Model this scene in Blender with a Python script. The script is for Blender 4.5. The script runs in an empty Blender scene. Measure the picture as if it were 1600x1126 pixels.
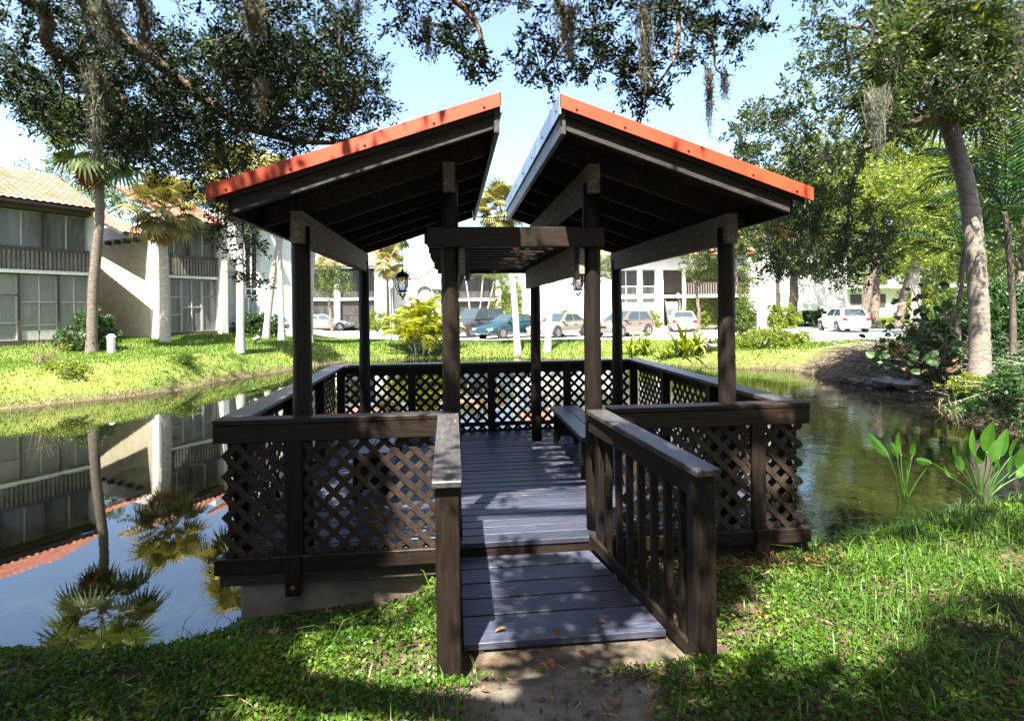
import bpy, bmesh, math, random
import numpy as np
from mathutils import Vector, Matrix
random.seed(7); RNG = np.random.default_rng(7)
R = math.radians
sc = bpy.context.scene
col = sc.collection

# ------------------------------------------------------------------ camera, sky, sun, exposure
FPX, YH = 900.0, 481.2                      # focal length and horizon row, in 1600 px wide picture units
CU, CV, HC = -0.524, -4.084, 2.30           # camera place; world axes follow the gazebo, z = 0 is the water
YAW, ROLL = 0.105, 0.0121
ZD = HC - 1.659                             # deck level
cam_d = bpy.data.cameras.new('camera'); cam = bpy.data.objects.new('camera', cam_d); col.objects.link(cam)
cam_d.sensor_width = 36.0; cam_d.lens = 36.0 * FPX / 1600.0
cam_d.shift_y = -(563.0 - YH) / 1600.0
cam_d.clip_start = 0.05; cam_d.clip_end = 2000.0
cam.matrix_world = (Matrix.Translation((CU, CV, HC)) @ Matrix.Rotation(-YAW, 4, 'Z')
                    @ Matrix.Rotation(R(90), 4, 'X') @ Matrix.Rotation(-ROLL, 4, 'Z'))
sc.camera = cam

SUN_EL, SUN_AZ = R(60), R(20)               # light travels towards azimuth SUN_AZ (from +y to +x)
SUN_DIR = Vector((math.sin(SUN_AZ) * math.cos(SUN_EL), math.cos(SUN_AZ) * math.cos(SUN_EL), -math.sin(SUN_EL)))
world = bpy.data.worlds.new('World'); sc.world = world; world.use_nodes = True
wn = world.node_tree.nodes; wl = world.node_tree.links
bg = wn['Background']; sky = wn.new('ShaderNodeTexSky'); sky.sky_type = 'NISHITA'
sky.sun_disc = False; sky.sun_elevation = SUN_EL
sky.sun_rotation = math.atan2(-SUN_DIR.x, -SUN_DIR.y)
sky.air_density = 1.0; sky.dust_density = 2.4; sky.ozone_density = 1.5
wl.new(sky.outputs[0], bg.inputs['Color']); bg.inputs['Strength'].default_value = 0.08
sun_d = bpy.data.lights.new('sun', 'SUN'); sun_d.energy = 5.0; sun_d.angle = R(0.5); sun_d.color = (1.0, 0.93, 0.82)
sun = bpy.data.objects.new('sun', sun_d); col.objects.link(sun)
sun.rotation_euler = SUN_DIR.to_track_quat('-Z', 'Y').to_euler(); sun.location = (-10, -20, 30)
sc.view_settings.view_transform = 'Standard'; sc.view_settings.look = 'None'
sc.view_settings.gamma = 1.0; sc.view_settings.use_curve_mapping = False
sc.view_settings.exposure = 2.62
sc.render.engine = 'CYCLES'
cy = sc.cycles; cy.use_denoising = True; cy.max_bounces = 6; cy.diffuse_bounces = 3; cy.glossy_bounces = 3
cy.transmission_bounces = 4; cy.transparent_max_bounces = 6; cy.caustics_reflective = False; cy.caustics_refractive = False
cy.sample_clamp_indirect = 6.0

# ------------------------------------------------------------------ frames of reference
_cs, _sn = math.cos(YAW), math.sin(YAW)
def C(x, d, z=0.0):                          # x metres right of, d metres in front of the camera, height z above the water
    return Vector((CU + x * _cs + d * _sn, CV - x * _sn + d * _cs, z))
def unroll(px, py):
    cr, sr = math.cos(ROLL), math.sin(ROLL)
    a, b = px - 800.0, py - YH
    return a * cr - b * sr, a * sr + b * cr
def at(px, py, d):                           # the point d metres away that the photograph shows at px, py
    X, Y = unroll(px, py)
    return C(X * d / FPX, d, HC - Y * d / FPX)
def shore(px, py):                           # the water surface at px, py
    X, Y = unroll(px, py); d = HC * FPX / Y
    return C(X * d / FPX, d, 0)
def camxy(x, y):                             # world -> (right, forward)
    dx, dy = x - CU, y - CV
    return dx * _cs - dy * _sn, dx * _sn + dy * _cs
def topx(v):
    x, d = camxy(v[0], v[1]); X = FPX * x / d; Y = -FPX * (v[2] - HC) / d
    cr, sr = math.cos(ROLL), math.sin(ROLL)
    return 800 + X * cr + Y * sr, YH - X * sr + Y * cr

# ------------------------------------------------------------------ tags and mesh helpers
def tag(o, label=None, cat=None, group=None, kind=None):
    if label: o['label'] = label
    if cat: o['category'] = cat
    if group: o['group'] = group
    if kind: o['kind'] = kind
    return o
def empty(name, loc=(0, 0, 0), rz=0.0, label=None, cat=None, group=None):
    o = bpy.data.objects.new(name, None); col.objects.link(o); o.empty_display_size = 0.2
    o.location = loc; o.rotation_euler = (0, 0, rz)
    return tag(o, label, cat, group)
def link(name, me, parent=None, loc=None, rot=None):
    o = bpy.data.objects.new(name, me); col.objects.link(o)
    if parent is not None: o.parent = parent
    if loc is not None: o.location = loc
    if rot is not None: o.rotation_euler = rot
    return o
def copy_tree(o, parent=None):
    c = o.copy(); col.objects.link(c)
    if parent is not None: c.parent = parent
    for ch in o.children: copy_tree(ch, c)
    return c

class MB:
    def __init__(self): self.v = []; self.f = []; self.m = []; self.mi = 0
    def quad(self, pts):
        n = len(self.v); self.v += [tuple(p) for p in pts]; self.f.append(tuple(range(n, n + len(pts)))); self.m.append(self.mi); return self
    def box(self, x0, x1, y0, y1, z0, z1):
        n = len(self.v)
        self.v += [(x0, y0, z0), (x1, y0, z0), (x1, y1, z0), (x0, y1, z0), (x0, y0, z1), (x1, y0, z1), (x1, y1, z1), (x0, y1, z1)]
        for f in ((3, 2, 1, 0), (4, 5, 6, 7), (0, 1, 5, 4), (1, 2, 6, 5), (2, 3, 7, 6), (3, 0, 4, 7)):
            self.f.append(tuple(n + i for i in f)); self.m.append(self.mi)
        return self
    def hexa(self, p):                       # eight corners: four below counter-clockwise, four above
        n = len(self.v); self.v += [tuple(q) for q in p]
        for f in ((3, 2, 1, 0), (4, 5, 6, 7), (0, 1, 5, 4), (1, 2, 6, 5), (2, 3, 7, 6), (3, 0, 4, 7)):
            self.f.append(tuple(n + i for i in f)); self.m.append(self.mi)
        return self
    def bar(self, p0, p1, w, h, up=(0, 0, 1)):
        p0, p1, up = Vector(p0), Vector(p1), Vector(up)
        a = (p1 - p0).normalized(); s = a.cross(up)
        if s.length < 1e-5: s = a.cross(Vector((1, 0, 0)))
        s.normalize(); u = s.cross(a)
        s *= w / 2; u *= h / 2
        return self.hexa([p0 - s - u, p0 + s - u, p1 + s - u, p1 - s - u, p0 - s + u, p0 + s + u, p1 + s + u, p1 - s + u])
    def tube(self, path, rad, n=8, cap=True, twist=0.0):
        path = [Vector(p) for p in path]
        if not isinstance(rad, (list, tuple)): rad = [rad] * len(path)
        ring0 = None; ref = None
        for i, p in enumerate(path):
            t = (path[min(i + 1, len(path) - 1)] - path[max(i - 1, 0)])
            if t.length < 1e-9: t = Vector((0, 0, 1))
            t.normalize()
            if ref is None: ref = Vector((1, 0, 0)) if abs(t.x) < 0.8 else Vector((0, 1, 0))
            s = (ref - t * ref.dot(t)).normalized(); ref = s; b = t.cross(s)
            base = len(self.v)
            for k in range(n):
                a = 2 * math.pi * k / n
                self.v.append(tuple(p + (s * math.cos(a) + b * math.sin(a)) * rad[i]))
            if ring0 is not None:
                for k in range(n):
                    self.f.append((ring0 + k, ring0 + (k + 1) % n, base + (k + 1) % n, base + k)); self.m.append(self.mi)
            elif cap:
                self.f.append(tuple(base + k for k in reversed(range(n)))); self.m.append(self.mi)
            ring0 = base
        if cap: self.f.append(tuple(ring0 + k for k in range(n))); self.m.append(self.mi)
        return self
    def lathe(self, prof, n=16, c=(0, 0, 0)):
        base = len(self.v)
        for r, z in prof:
            for k in range(n):
                a = 2 * math.pi * k / n; self.v.append((c[0] + r * math.cos(a), c[1] + r * math.sin(a), c[2] + z))
        for i in range(len(prof) - 1):
            for k in range(n):
                self.f.append((base + i * n + k, base + i * n + (k + 1) % n, base + (i + 1) * n + (k + 1) % n, base + (i + 1) * n + k)); self.m.append(self.mi)
        self.f.append(tuple(base + k for k in reversed(range(n)))); self.m.append(self.mi)
        self.f.append(tuple(base + (len(prof) - 1) * n + k for k in range(n))); self.m.append(self.mi)
        return self
    def prism(self, poly, y0, y1):            # poly in x,z extruded along y
        n = len(self.v); k = len(poly)
        self.v += [(p[0], y0, p[1]) for p in poly] + [(p[0], y1, p[1]) for p in poly]
        self.f.append(tuple(n + i for i in range(k))); self.m.append(self.mi)
        self.f.append(tuple(n + k + i for i in reversed(range(k)))); self.m.append(self.mi)
        for i in range(k):
            j = (i + 1) % k; self.f.append((n + j, n + i, n + k + i, n + k + j)); self.m.append(self.mi)
        return self
    def mesh(self, name, mats, smooth=False):
        me = bpy.data.meshes.new(name); me.from_pydata(self.v, [], self.f)
        for m in (mats if isinstance(mats, (list, tuple)) else [mats]): me.materials.append(m)
        if isinstance(mats, (list, tuple)): me.polygons.foreach_set('material_index', self.m)
        if smooth: me.polygons.foreach_set('use_smooth', [True] * len(me.polygons))
        me.update(); return me
    def build(self, name, mats, parent=None, loc=None, rot=None, smooth=False, bevel=0.0):
        me = self.mesh(name, mats, smooth)
        o = link(name, me, parent, loc, rot)
        if bevel:
            b = o.modifiers.new('bevel', 'BEVEL'); b.width = bevel; b.segments = 1; b.limit_method = 'ANGLE'
        return o

def np_mesh(name, V, F, mat, tint=None, smooth=False):
    """V (n,3), F (m,k) with one k; tint per face"""
    V = np.ascontiguousarray(V, dtype=np.float32); F = np.ascontiguousarray(F, dtype=np.int32)
    m, k = F.shape
    me = bpy.data.meshes.new(name)
    me.vertices.add(len(V)); me.vertices.foreach_set('co', V.ravel())
    me.loops.add(m * k); me.loops.foreach_set('vertex_index', F.ravel())
    me.polygons.add(m)
    me.polygons.foreach_set('loop_start', np.arange(0, m * k, k, dtype=np.int32))
    me.polygons.foreach_set('loop_total', np.full(m, k, dtype=np.int32))
    if smooth: me.polygons.foreach_set('use_smooth', np.ones(m, dtype=bool))
    me.materials.append(mat)
    if tint is not None:
        at_ = me.attributes.new('tint', 'FLOAT', 'FACE'); at_.data.foreach_set('value', np.ascontiguousarray(tint, dtype=np.float32))
    me.update(calc_edges=True)
    return me

def unit(a):
    return a / np.maximum(np.linalg.norm(a, axis=-1, keepdims=True), 1e-9)
def leaf_quads(P, A, L, Wd, rng=RNG, fold=0.0):
    """leaves at P (n,3) along A (n,3) of length L (n) and width Wd (n): kite quads"""
    n = len(P)
    r = rng.normal(size=(n, 3)); B = unit(np.cross(A, r))
    Nn = np.cross(A, B)
    L = np.broadcast_to(L, (n,))[:, None]; Wd = np.broadcast_to(Wd, (n,))[:, None]
    v = np.empty((n, 4, 3))
    v[:, 0] = P; v[:, 1] = P + A * L * 0.45 + B * Wd * 0.5; v[:, 2] = P + A * L - Nn * L * 0.12; v[:, 3] = P + A * L * 0.45 - B * Wd * 0.5
    F = np.arange(n * 4).reshape(n, 4)
    return v.reshape(-1, 3), F
def sprays(centers, radius, nleaf, leaf_len, leaf_w, rng=RNG, ntwig=5, lift=0.0, flat=0.75):
    """leafy sprays: twigs radiate from each centre and carry leaves. Returns leaf V, F, tint, and twig segments"""
    c = np.asarray(centers, float); S = len(c)
    rad = np.broadcast_to(radius, (S,)).astype(float)
    td = rng.normal(size=(S, ntwig, 3)); td[..., 2] = td[..., 2] * flat + lift; td = unit(td)
    tl = rad[:, None] * rng.uniform(0.55, 1.1, (S, ntwig))
    tips = c[:, None] + td * tl[..., None]
    k = rng.integers(0, ntwig, (S, nleaf))
    si = np.arange(S)[:, None]
    t = rng.uniform(0.15, 1.0, (S, nleaf)) ** 0.7
    P = c[:, None] + td[si, k] * (tl[si, k] * t)[..., None] + rng.normal(size=(S, nleaf, 3)) * (rad * 0.11)[:, None, None]
    A = unit(td[si, k] * 0.9 + rng.normal(size=(S, nleaf, 3)) * 0.62)
    Ln = leaf_len * rng.uniform(0.7, 1.25, (S, nleaf)); Wn = Ln * (leaf_w / leaf_len) * rng.uniform(0.8, 1.2, (S, nleaf))
    V, F = leaf_quads(P.reshape(-1, 3), A.reshape(-1, 3), Ln.ravel(), Wn.ravel(), rng)
    tint = np.clip(rng.uniform(0, 1, (S, 1)) * 0.5 + rng.uniform(0, 1, (S, nleaf)) * 0.5, 0, 1).ravel()
    return V, F, tint, c, tips
def twig_tubes(p0, p1, r0, r1):
    """three-sided prisms p0 -> p1 (n,3)"""
    p0 = np.asarray(p0, float); p1 = np.asarray(p1, float); n = len(p0)
    a = unit(p1 - p0); ref = np.where(np.abs(a[:, 2:3]) < 0.9, np.array([[0, 0, 1.0]]), np.array([[1.0, 0, 0]]))
    s = unit(np.cross(a, ref)); b = np.cross(a, s)
    v = np.empty((n, 6, 3))
    r0 = np.broadcast_to(r0, (n,))[:, None]; r1 = np.broadcast_to(r1, (n,))[:, None]
    for k in range(3):
        q = 2 * math.pi * k / 3; o = s * math.cos(q) + b * math.sin(q)
        v[:, k] = p0 + o * r0; v[:, 3 + k] = p1 + o * r1
    f = np.array([[0, 1, 4, 3], [1, 2, 5, 4], [2, 0, 3, 5]])
    F = (np.arange(n)[:, None, None] * 6 + f[None]).reshape(-1, 4)
    return v.reshape(-1, 3), F
def join(*vf):
    Vs, Fs, n = [], [], 0
    for V, F in vf:
        Vs.append(V); Fs.append(F + n); n += len(V)
    return np.concatenate(Vs), np.concatenate(Fs)

# ------------------------------------------------------------------ materials
def new_mat(name):
    m = bpy.data.materials.new(name); m.use_nodes = True
    nt = m.node_tree; b = nt.nodes['Principled BSDF']
    return m, nt, b
def N(nt, t, **kw):
    n = nt.nodes.new(t)
    for k, v in kw.items():
        if k in n.inputs: n.inputs[k].default_value = v
        else: setattr(n, k, v)
    return n
def ramp(nt, stops):
    r = nt.nodes.new('ShaderNodeValToRGB'); e = r.color_ramp.elements
    while len(e) < len(stops): e.new(0.5)
    for i, (p, c) in enumerate(stops):
        e[i].position = p; e[i].color = (c[0], c[1], c[2], 1)
    return r
def coords(nt, obj=True, scale=(1, 1, 1)):
    tc = nt.nodes.new('ShaderNodeTexCoord'); mp = nt.nodes.new('ShaderNodeMapping')
    mp.inputs['Scale'].default_value = scale
    nt.links.new(tc.outputs['Object' if obj else 'Generated'], mp.inputs['Vector'])
    return mp.outputs['Vector']
def speckled(name, c0, c1, scale=6.0, rough=0.6, bump=0.15, bscale=None, detail=6, stretch=(1, 1, 1), rand=0.0, spec=0.5, metallic=0.0, mid=(0.3, 0.7)):
    m, nt, b = new_mat(name)
    v = coords(nt, True, stretch)
    vec = v
    if rand:
        oi = nt.nodes.new('ShaderNodeObjectInfo'); ad = N(nt, 'ShaderNodeVectorMath', operation='ADD')
        ml = N(nt, 'ShaderNodeMath', operation='MULTIPLY'); ml.inputs[1].default_value = 37.0
        nt.links.new(oi.outputs['Random'], ml.inputs[0]); nt.links.new(v, ad.inputs[0]); nt.links.new(ml.outputs[0], ad.inputs[1]); vec = ad.outputs[0]
    n1 = N(nt, 'ShaderNodeTexNoise', Scale=scale, Detail=detail, Roughness=0.62); nt.links.new(vec, n1.inputs['Vector'])
    rp = ramp(nt, [(mid[0], c0), (mid[1], c1)]); nt.links.new(n1.outputs['Fac'], rp.inputs['Fac'])
    out = rp.outputs['Color']
    if rand:
        hs = nt.nodes.new('ShaderNodeHueSaturation'); mr = N(nt, 'ShaderNodeMapRange'); mr.inputs[3].default_value = 1 - rand; mr.inputs[4].default_value = 1 + rand
        nt.links.new(oi.outputs['Random'], mr.inputs[0]); nt.links.new(mr.outputs[0], hs.inputs['Value']); nt.links.new(out, hs.inputs['Color']); out = hs.outputs['Color']
    nt.links.new(out, b.inputs['Base Color'])
    b.inputs['Roughness'].default_value = rough; b.inputs['Specular IOR Level'].default_value = spec; b.inputs['Metallic'].default_value = metallic
    if bump:
        n2 = N(nt, 'ShaderNodeTexNoise', Scale=bscale or scale * 3, Detail=6); nt.links.new(vec, n2.inputs['Vector'])
        bp = N(nt, 'ShaderNodeBump', Strength=bump, Distance=0.02); nt.links.new(n2.outputs['Fac'], bp.inputs['Height']); nt.links.new(bp.outputs[0], b.inputs['Normal'])
    return m
def plain(name, c, rough=0.5, metallic=0.0, spec=0.5, coat=0.0):
    m, nt, b = new_mat(name)
    n1 = N(nt, 'ShaderNodeTexNoise', Scale=9.0, Detail=4); nt.links.new(coords(nt), n1.inputs['Vector'])
    rp = ramp(nt, [(0.25, [x * 0.9 for x in c]), (0.75, [min(1, x * 1.08) for x in c])]); nt.links.new(n1.outputs['Fac'], rp.inputs['Fac']); nt.links.new(rp.outputs[0], b.inputs['Base Color'])
    b.inputs['Roughness'].default_value = rough; b.inputs['Metallic'].default_value = metallic; b.inputs['Specular IOR Level'].default_value = spec
    b.inputs['Coat Weight'].default_value = coat
    return m
def painted_wood(name, dark, light, peel, peel_amt, rough=0.42, axis=(1, 1, 1), rand=0.25, grain=14.0):
    """dark paint over timber, grain along the board, worn through to pale wood in places"""
    m, nt, b = new_mat(name)
    v = coords(nt, True, (1, 1, 1)); oi = nt.nodes.new('ShaderNodeObjectInfo')
    ml = N(nt, 'ShaderNodeMath', operation='MULTIPLY'); ml.inputs[1].default_value = 53.0; nt.links.new(oi.outputs['Random'], ml.inputs[0])
    ad = N(nt, 'ShaderNodeVectorMath', operation='ADD'); nt.links.new(v, ad.inputs[0]); nt.links.new(ml.outputs[0], ad.inputs[1])
    mp = N(nt, 'ShaderNodeMapping'); mp.inputs['Scale'].default_value = axis; nt.links.new(ad.outputs[0], mp.inputs['Vector'])
    g = N(nt, 'ShaderNodeTexNoise', Scale=grain, Detail=8, Roughness=0.68); nt.links.new(mp.outputs[0], g.inputs['Vector'])
    rp = ramp(nt, [(0.3, dark), (0.72, light)]); nt.links.new(g.outputs['Fac'], rp.inputs['Fac'])
    mr = N(nt, 'ShaderNodeMapRange'); mr.inputs[3].default_value = 1 - rand; mr.inputs[4].default_value = 1 + rand; nt.links.new(oi.outputs['Random'], mr.inputs[0])
    hs = nt.nodes.new('ShaderNodeHueSaturation'); nt.links.new(mr.outputs[0], hs.inputs['Value']); nt.links.new(rp.outputs[0], hs.inputs['Color'])
    p = N(nt, 'ShaderNodeTexNoise', Scale=5.0, Detail=9, Roughness=0.72); nt.links.new(mp.outputs[0], p.inputs['Vector'])
    pr = ramp(nt, [(0.60 - peel_amt, (0, 0, 0)), (0.74 - peel_amt, (1, 1, 1))]); nt.links.new(p.outputs['Fac'], pr.inputs['Fac'])
    mx = N(nt, 'ShaderNodeMix', data_type='RGBA'); nt.links.new(pr.outputs[0], mx.inputs[0]); nt.links.new(hs.outputs[0], mx.inputs[6]); mx.inputs[7].default_value = (*peel, 1)
    nt.links.new(mx.outputs[2], b.inputs['Base Color'])
    b.inputs['Specular IOR Level'].default_value = 0.5 if rough < 0.4 else 0.22
    rr = N(nt, 'ShaderNodeMapRange'); rr.inputs[3].default_value = rough - 0.1; rr.inputs[4].default_value = rough + 0.25; nt.links.new(g.outputs['Fac'], rr.inputs[0]); nt.links.new(rr.outputs[0], b.inputs['Roughness'])
    bp = N(nt, 'ShaderNodeBump', Strength=0.35, Distance=0.006); nt.links.new(g.outputs['Fac'], bp.inputs['Height']); nt.links.new(bp.outputs[0], b.inputs['Normal'])
    return m
def leaf_mat(name, c0, c1, c2=None, trans=0.35, rough=0.45, gloss=0.35):
    m = bpy.data.materials.new(name); m.use_nodes = True; nt = m.node_tree; nt.nodes.clear()
    a = nt.nodes.new('ShaderNodeAttribute'); a.attribute_name = 'tint'
    st = [(0.0, c0), (0.75, c1)] + ([(1.0, c2)] if c2 else [])
    rp = ramp(nt, st); nt.links.new(a.outputs['Fac'], rp.inputs['Fac'])
    b = nt.nodes.new('ShaderNodeBsdfPrincipled'); b.inputs['Roughness'].default_value = rough; b.inputs['Specular IOR Level'].default_value = gloss
    nt.links.new(rp.outputs[0], b.inputs['Base Color'])
    t = nt.nodes.new('ShaderNodeBsdfTranslucent')
    hs = nt.nodes.new('ShaderNodeHueSaturation'); hs.inputs['Hue'].default_value = 0.485; hs.inputs['Saturation'].default_value = 1.15; hs.inputs['Value'].default_value = 1.5
    nt.links.new(rp.outputs[0], hs.inputs['Color']); nt.links.new(hs.outputs[0], t.inputs['Color'])
    mx = nt.nodes.new('ShaderNodeMixShader'); mx.inputs[0].default_value = trans
    nt.links.new(b.outputs[0], mx.inputs[1]); nt.links.new(t.outputs[0], mx.inputs[2])
    o = nt.nodes.new('ShaderNodeOutputMaterial'); nt.links.new(mx.outputs[0], o.inputs['Surface'])
    return m

M = {}
M['wood_x'] = painted_wood('brown_painted_timber_lengthwise', (0.0085, 0.0058, 0.0042), (0.026, 0.0170, 0.0120), (0.11, 0.085, 0.065), -0.05, axis=(0.35, 4, 4))
M['wood_y'] = painted_wood('brown_painted_timber_deep', (0.0085, 0.0058, 0.0042), (0.026, 0.0170, 0.0120), (0.11, 0.085, 0.065), -0.05, axis=(4, 0.35, 4))
M['wood_z'] = painted_wood('brown_painted_timber_upright', (0.0055, 0.0042, 0.0032), (0.019, 0.0130, 0.0095), (0.12, 0.10, 0.08), -0.04, axis=(4, 4, 0.35))
M['beam'] = painted_wood('weathered_bounce_lit_beam_paint', (0.060, 0.054, 0.046), (0.30, 0.28, 0.245), (0.40, 0.38, 0.34), 0.05, axis=(5, 1.3, 5), rough=0.65)  # mottled peeling paint; sky and lawn bounce put into its pale base
M['deck'] = painted_wood('grey_brown_deck_paint', (0.013, 0.0145, 0.025), (0.046, 0.051, 0.077), (0.24, 0.235, 0.25), -0.0, axis=(0.5, 5, 5), rough=0.36, rand=0.45)
M['slat'] = painted_wood('lattice_paint', (0.016, 0.0115, 0.0085), (0.044, 0.031, 0.024), (0.15, 0.12, 0.10), -0.06, axis=(2, 2, 2), rough=0.5)
M['cap'] = painted_wood('worn_rail_cap_paint', (0.026, 0.024, 0.024), (0.075, 0.070, 0.070), (0.26, 0.24, 0.22), -0.01, axis=(3, 0.6, 3), rough=0.30)
M['dark_wood'] = painted_wood('soot_brown_roof_timber', (0.018, 0.015, 0.013), (0.055, 0.046, 0.039), (0.14, 0.12, 0.10), -0.06, axis=(2, 2, 2), rough=0.6)
M['orange'] = speckled('orange_enamel_metal', (0.31, 0.038, 0.014), (0.42, 0.066, 0.023), 2.2, 0.5, 0.06)
M['flash'] = speckled('sky_tinted_flashing', (0.42, 0.46, 0.52), (0.55, 0.6, 0.66), 4.0, 0.32, 0.02, metallic=0.75)  # edge metal; the reflected sky is put into its pale blue colour
M['screw'] = plain('dark_screw', (0.05, 0.03, 0.025), 0.5, 0.6)
M['iron'] = plain('black_wrought_iron', (0.012, 0.011, 0.011), 0.45, 0.3)
M['rust'] = speckled('rusty_iron', (0.12, 0.03, 0.015), (0.25, 0.08, 0.03), 20, 0.8, 0.3)
M['concrete'] = speckled('weathered_concrete', (0.085, 0.072, 0.055), (0.24, 0.205, 0.16), 4.0, 0.9, 0.5, 14)
M['bark'] = speckled('oak_bark', (0.045, 0.036, 0.028), (0.17, 0.135, 0.105), 9.0, 0.9, 0.8, 22, stretch=(1, 1, 0.5))
M['limb'] = speckled('sunlit_oak_limb', (0.07, 0.05, 0.035), (0.25, 0.17, 0.11), 7.0, 0.9, 0.8, 22)  # lighter, warmer copy of the bark, sunlight put into its colour
M['twig'] = plain('twig_bark', (0.05, 0.04, 0.032), 0.9)
M['grey_wood'] = painted_wood('greyed_fascia_timber', (0.015, 0.0135, 0.012), (0.045, 0.041, 0.036), (0.16, 0.15, 0.135), -0.04, axis=(0.5, 4, 4), rough=0.6)
# ------------------------------------------------------------------ the pond and the ground
POND = [C(-20, 9.0), C(-11, 4.5), C(-5.2, 3.45), C(-3.1, 3.55), C(-2.45, 3.72), C(-2.05, 3.95), C(-1.85, 4.3)] + \
       [C(-0.9, 4.85), C(0.2, 5.3), C(1.5, 5.2), C(2.3, 5.0), C(2.65, 5.0), C(3.0, 5.15), C(3.65, 5.45), C(4.5, 5.7), C(5.4, 5.95)] + \
       [C(9.5, 7.4), C(14, 8.8), C(14, 10.6), C(10.5, 10.2)] + [shore(*p) for p in ((1600, 684), (1560, 672), (1500, 662), (1478, 640), (1468, 616), (1420, 603), (1345, 601), (1290, 590), (1235, 577), (1140, 575),
        (1060, 571), (990, 566), (900, 561), (800, 559), (700, 559), (600, 562), (520, 567), (455, 577), (400, 586), (330, 598), (260, 612), (180, 622), (120, 627), (60, 634), (0, 640))] + \
       [C(-14.5, 12.8), C(-20, 13.5)]
PP = np.array([[p.x, p.y] for p in POND])
def pond_dist(x, y):
    """signed distance to the shore, positive on land"""
    x = np.asarray(x, float); y = np.asarray(y, float); sh = x.shape; x = x.ravel(); y = y.ravel()
    best = np.full(x.shape, 1e9); ins = np.zeros(x.shape, bool)
    n = len(PP)
    for i in range(n):
        ax, ay = PP[i]; bx, by = PP[(i + 1) % n]
        dx, dy = bx - ax, by - ay
        t = np.clip(((x - ax) * dx + (y - ay) * dy) / (dx * dx + dy * dy), 0, 1)
        best = np.minimum(best, (x - ax - t * dx) ** 2 + (y - ay - t * dy) ** 2)
        if ay != by:
            c = ((ay > y) != (by > y)) & (x < (bx - ax) * (y - ay) / (by - ay) + ax); ins ^= c
    d = np.sqrt(best); return np.where(ins, -d, d).reshape(sh)
def _camxy(x, y):
    dx, dy = x - CU, y - CV
    return dx * _cs - dy * _sn, dx * _sn + dy * _cs
ANCH = np.array([(0, 2, .62), (-5, 1.5, .62), (5, 2, .68), (5, 4.5, .62), (-17, 22, 1.15), (-24, 18, 1.2), (-15, 28, 1.2), (-16, 36, 1.25), (-11.5, 30, .95), (-6, 30, .45), (-14, 18, .85), (-13, 20, .9),
                 (0, 29, .32), (6, 29, .35), (0, 45, .55), (15, 36, .55), (8, 13, .45), (12, 13, .75), (14, 20, .9), (9, 24, .5), (30, 30, .8), (0, 70, .8), (40, 70, 1.0), (-50, 60, 1.2), (0, -20, .7), (20, 0, .8), (-20, 0, .7)], float)
def smooth(a, b, t):
    t = np.clip((t - a) / (b - a), 0, 1); return t * t * (3 - 2 * t)
def wob(x, y, s, ph=0.0):
    return (np.sin(x * s * 1.0 + 1.3 + ph) * np.cos(y * s * 1.17 + .4 + ph) + 0.5 * np.sin(x * s * 2.3 + y * s * 1.9 + 2.1 + ph) + 0.3 * np.cos(x * s * 4.1 - y * s * 3.7 + ph)) / 1.8
def ground(x, y):
    x = np.asarray(x, float); y = np.asarray(y, float)
    cx, cd = _camxy(x, y)
    w = np.zeros_like(cx); h = np.zeros_like(cx)
    for ax, ad, az in ANCH:
        q = 1.0 / ((cx - ax) ** 2 + (cd - ad) ** 2 + 2.0) ** 1.6; w += q; h += q * az
    h /= w
    lot = smooth(25.0, 28.0, cd) * (1 - smooth(58, 64, cd)) * smooth(-17, -12, cx + (cd - 40) * 0.35)
    lot = lot * smooth(0.5, 4.0, pond_dist(x, y))
    h = h * (1 - lot) + 0.5 * lot
    s = pond_dist(x, y)
    wid = 0.95 + 1.9 * smooth(14, 24, cd) * smooth(-11, -6, cx) * (1 - smooth(6, 10, cx)) + 0.5 * smooth(10, 14, cd)
    h = h + (wob(x, y, 1.7) * 0.018 + wob(x, y, 5.5, 2.0) * 0.008) * smooth(0, 1, s)
    prof = smooth(-0.25, 1.0, s / wid) ** 0.8
    z = np.where(s > -0.25 * wid, -0.12 + (h + 0.12) * prof, -0.12 - 0.5 * smooth(0, 2.0, -s - 0.2))
    fl = smooth(-0.35, -0.9, x) * smooth(-1.2, -0.25, y) * (1 - smooth(0.2, 1.2, y)) * smooth(-2.9, -2.3, x); z = z * (1 - fl) + fl * np.minimum(z, 0.24 + 0.05 * (x + 1.2))
    # the gazebo stands clear of the bank, and the ramp rests on it
    gz = smooth(2.6, 2.15, np.abs(x)) * smooth(-0.75, -0.12, y)
    z = np.where(gz > 0, np.minimum(z, z * (1 - gz) + gz * np.minimum(z, 0.42)), z)
    rz = smooth(1.15, 0.85, np.abs(x - 0.1)) * smooth(-1.6, -1.2, y) * (1 - smooth(-0.2, 0.1, y))
    z = z * (1 - rz) + rz * np.minimum(z, 0.485)
    return z
def gz1(x, y): return float(ground(np.array([x]), np.array([y]))[0])
def G(px, py, d):                              # the point of the ground d metres ahead in the column px (py only sets the roll)
    X, Y = unroll(px, py); p = C(X * d / FPX, d); p.z = gz1(p.x, p.y); return p

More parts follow.
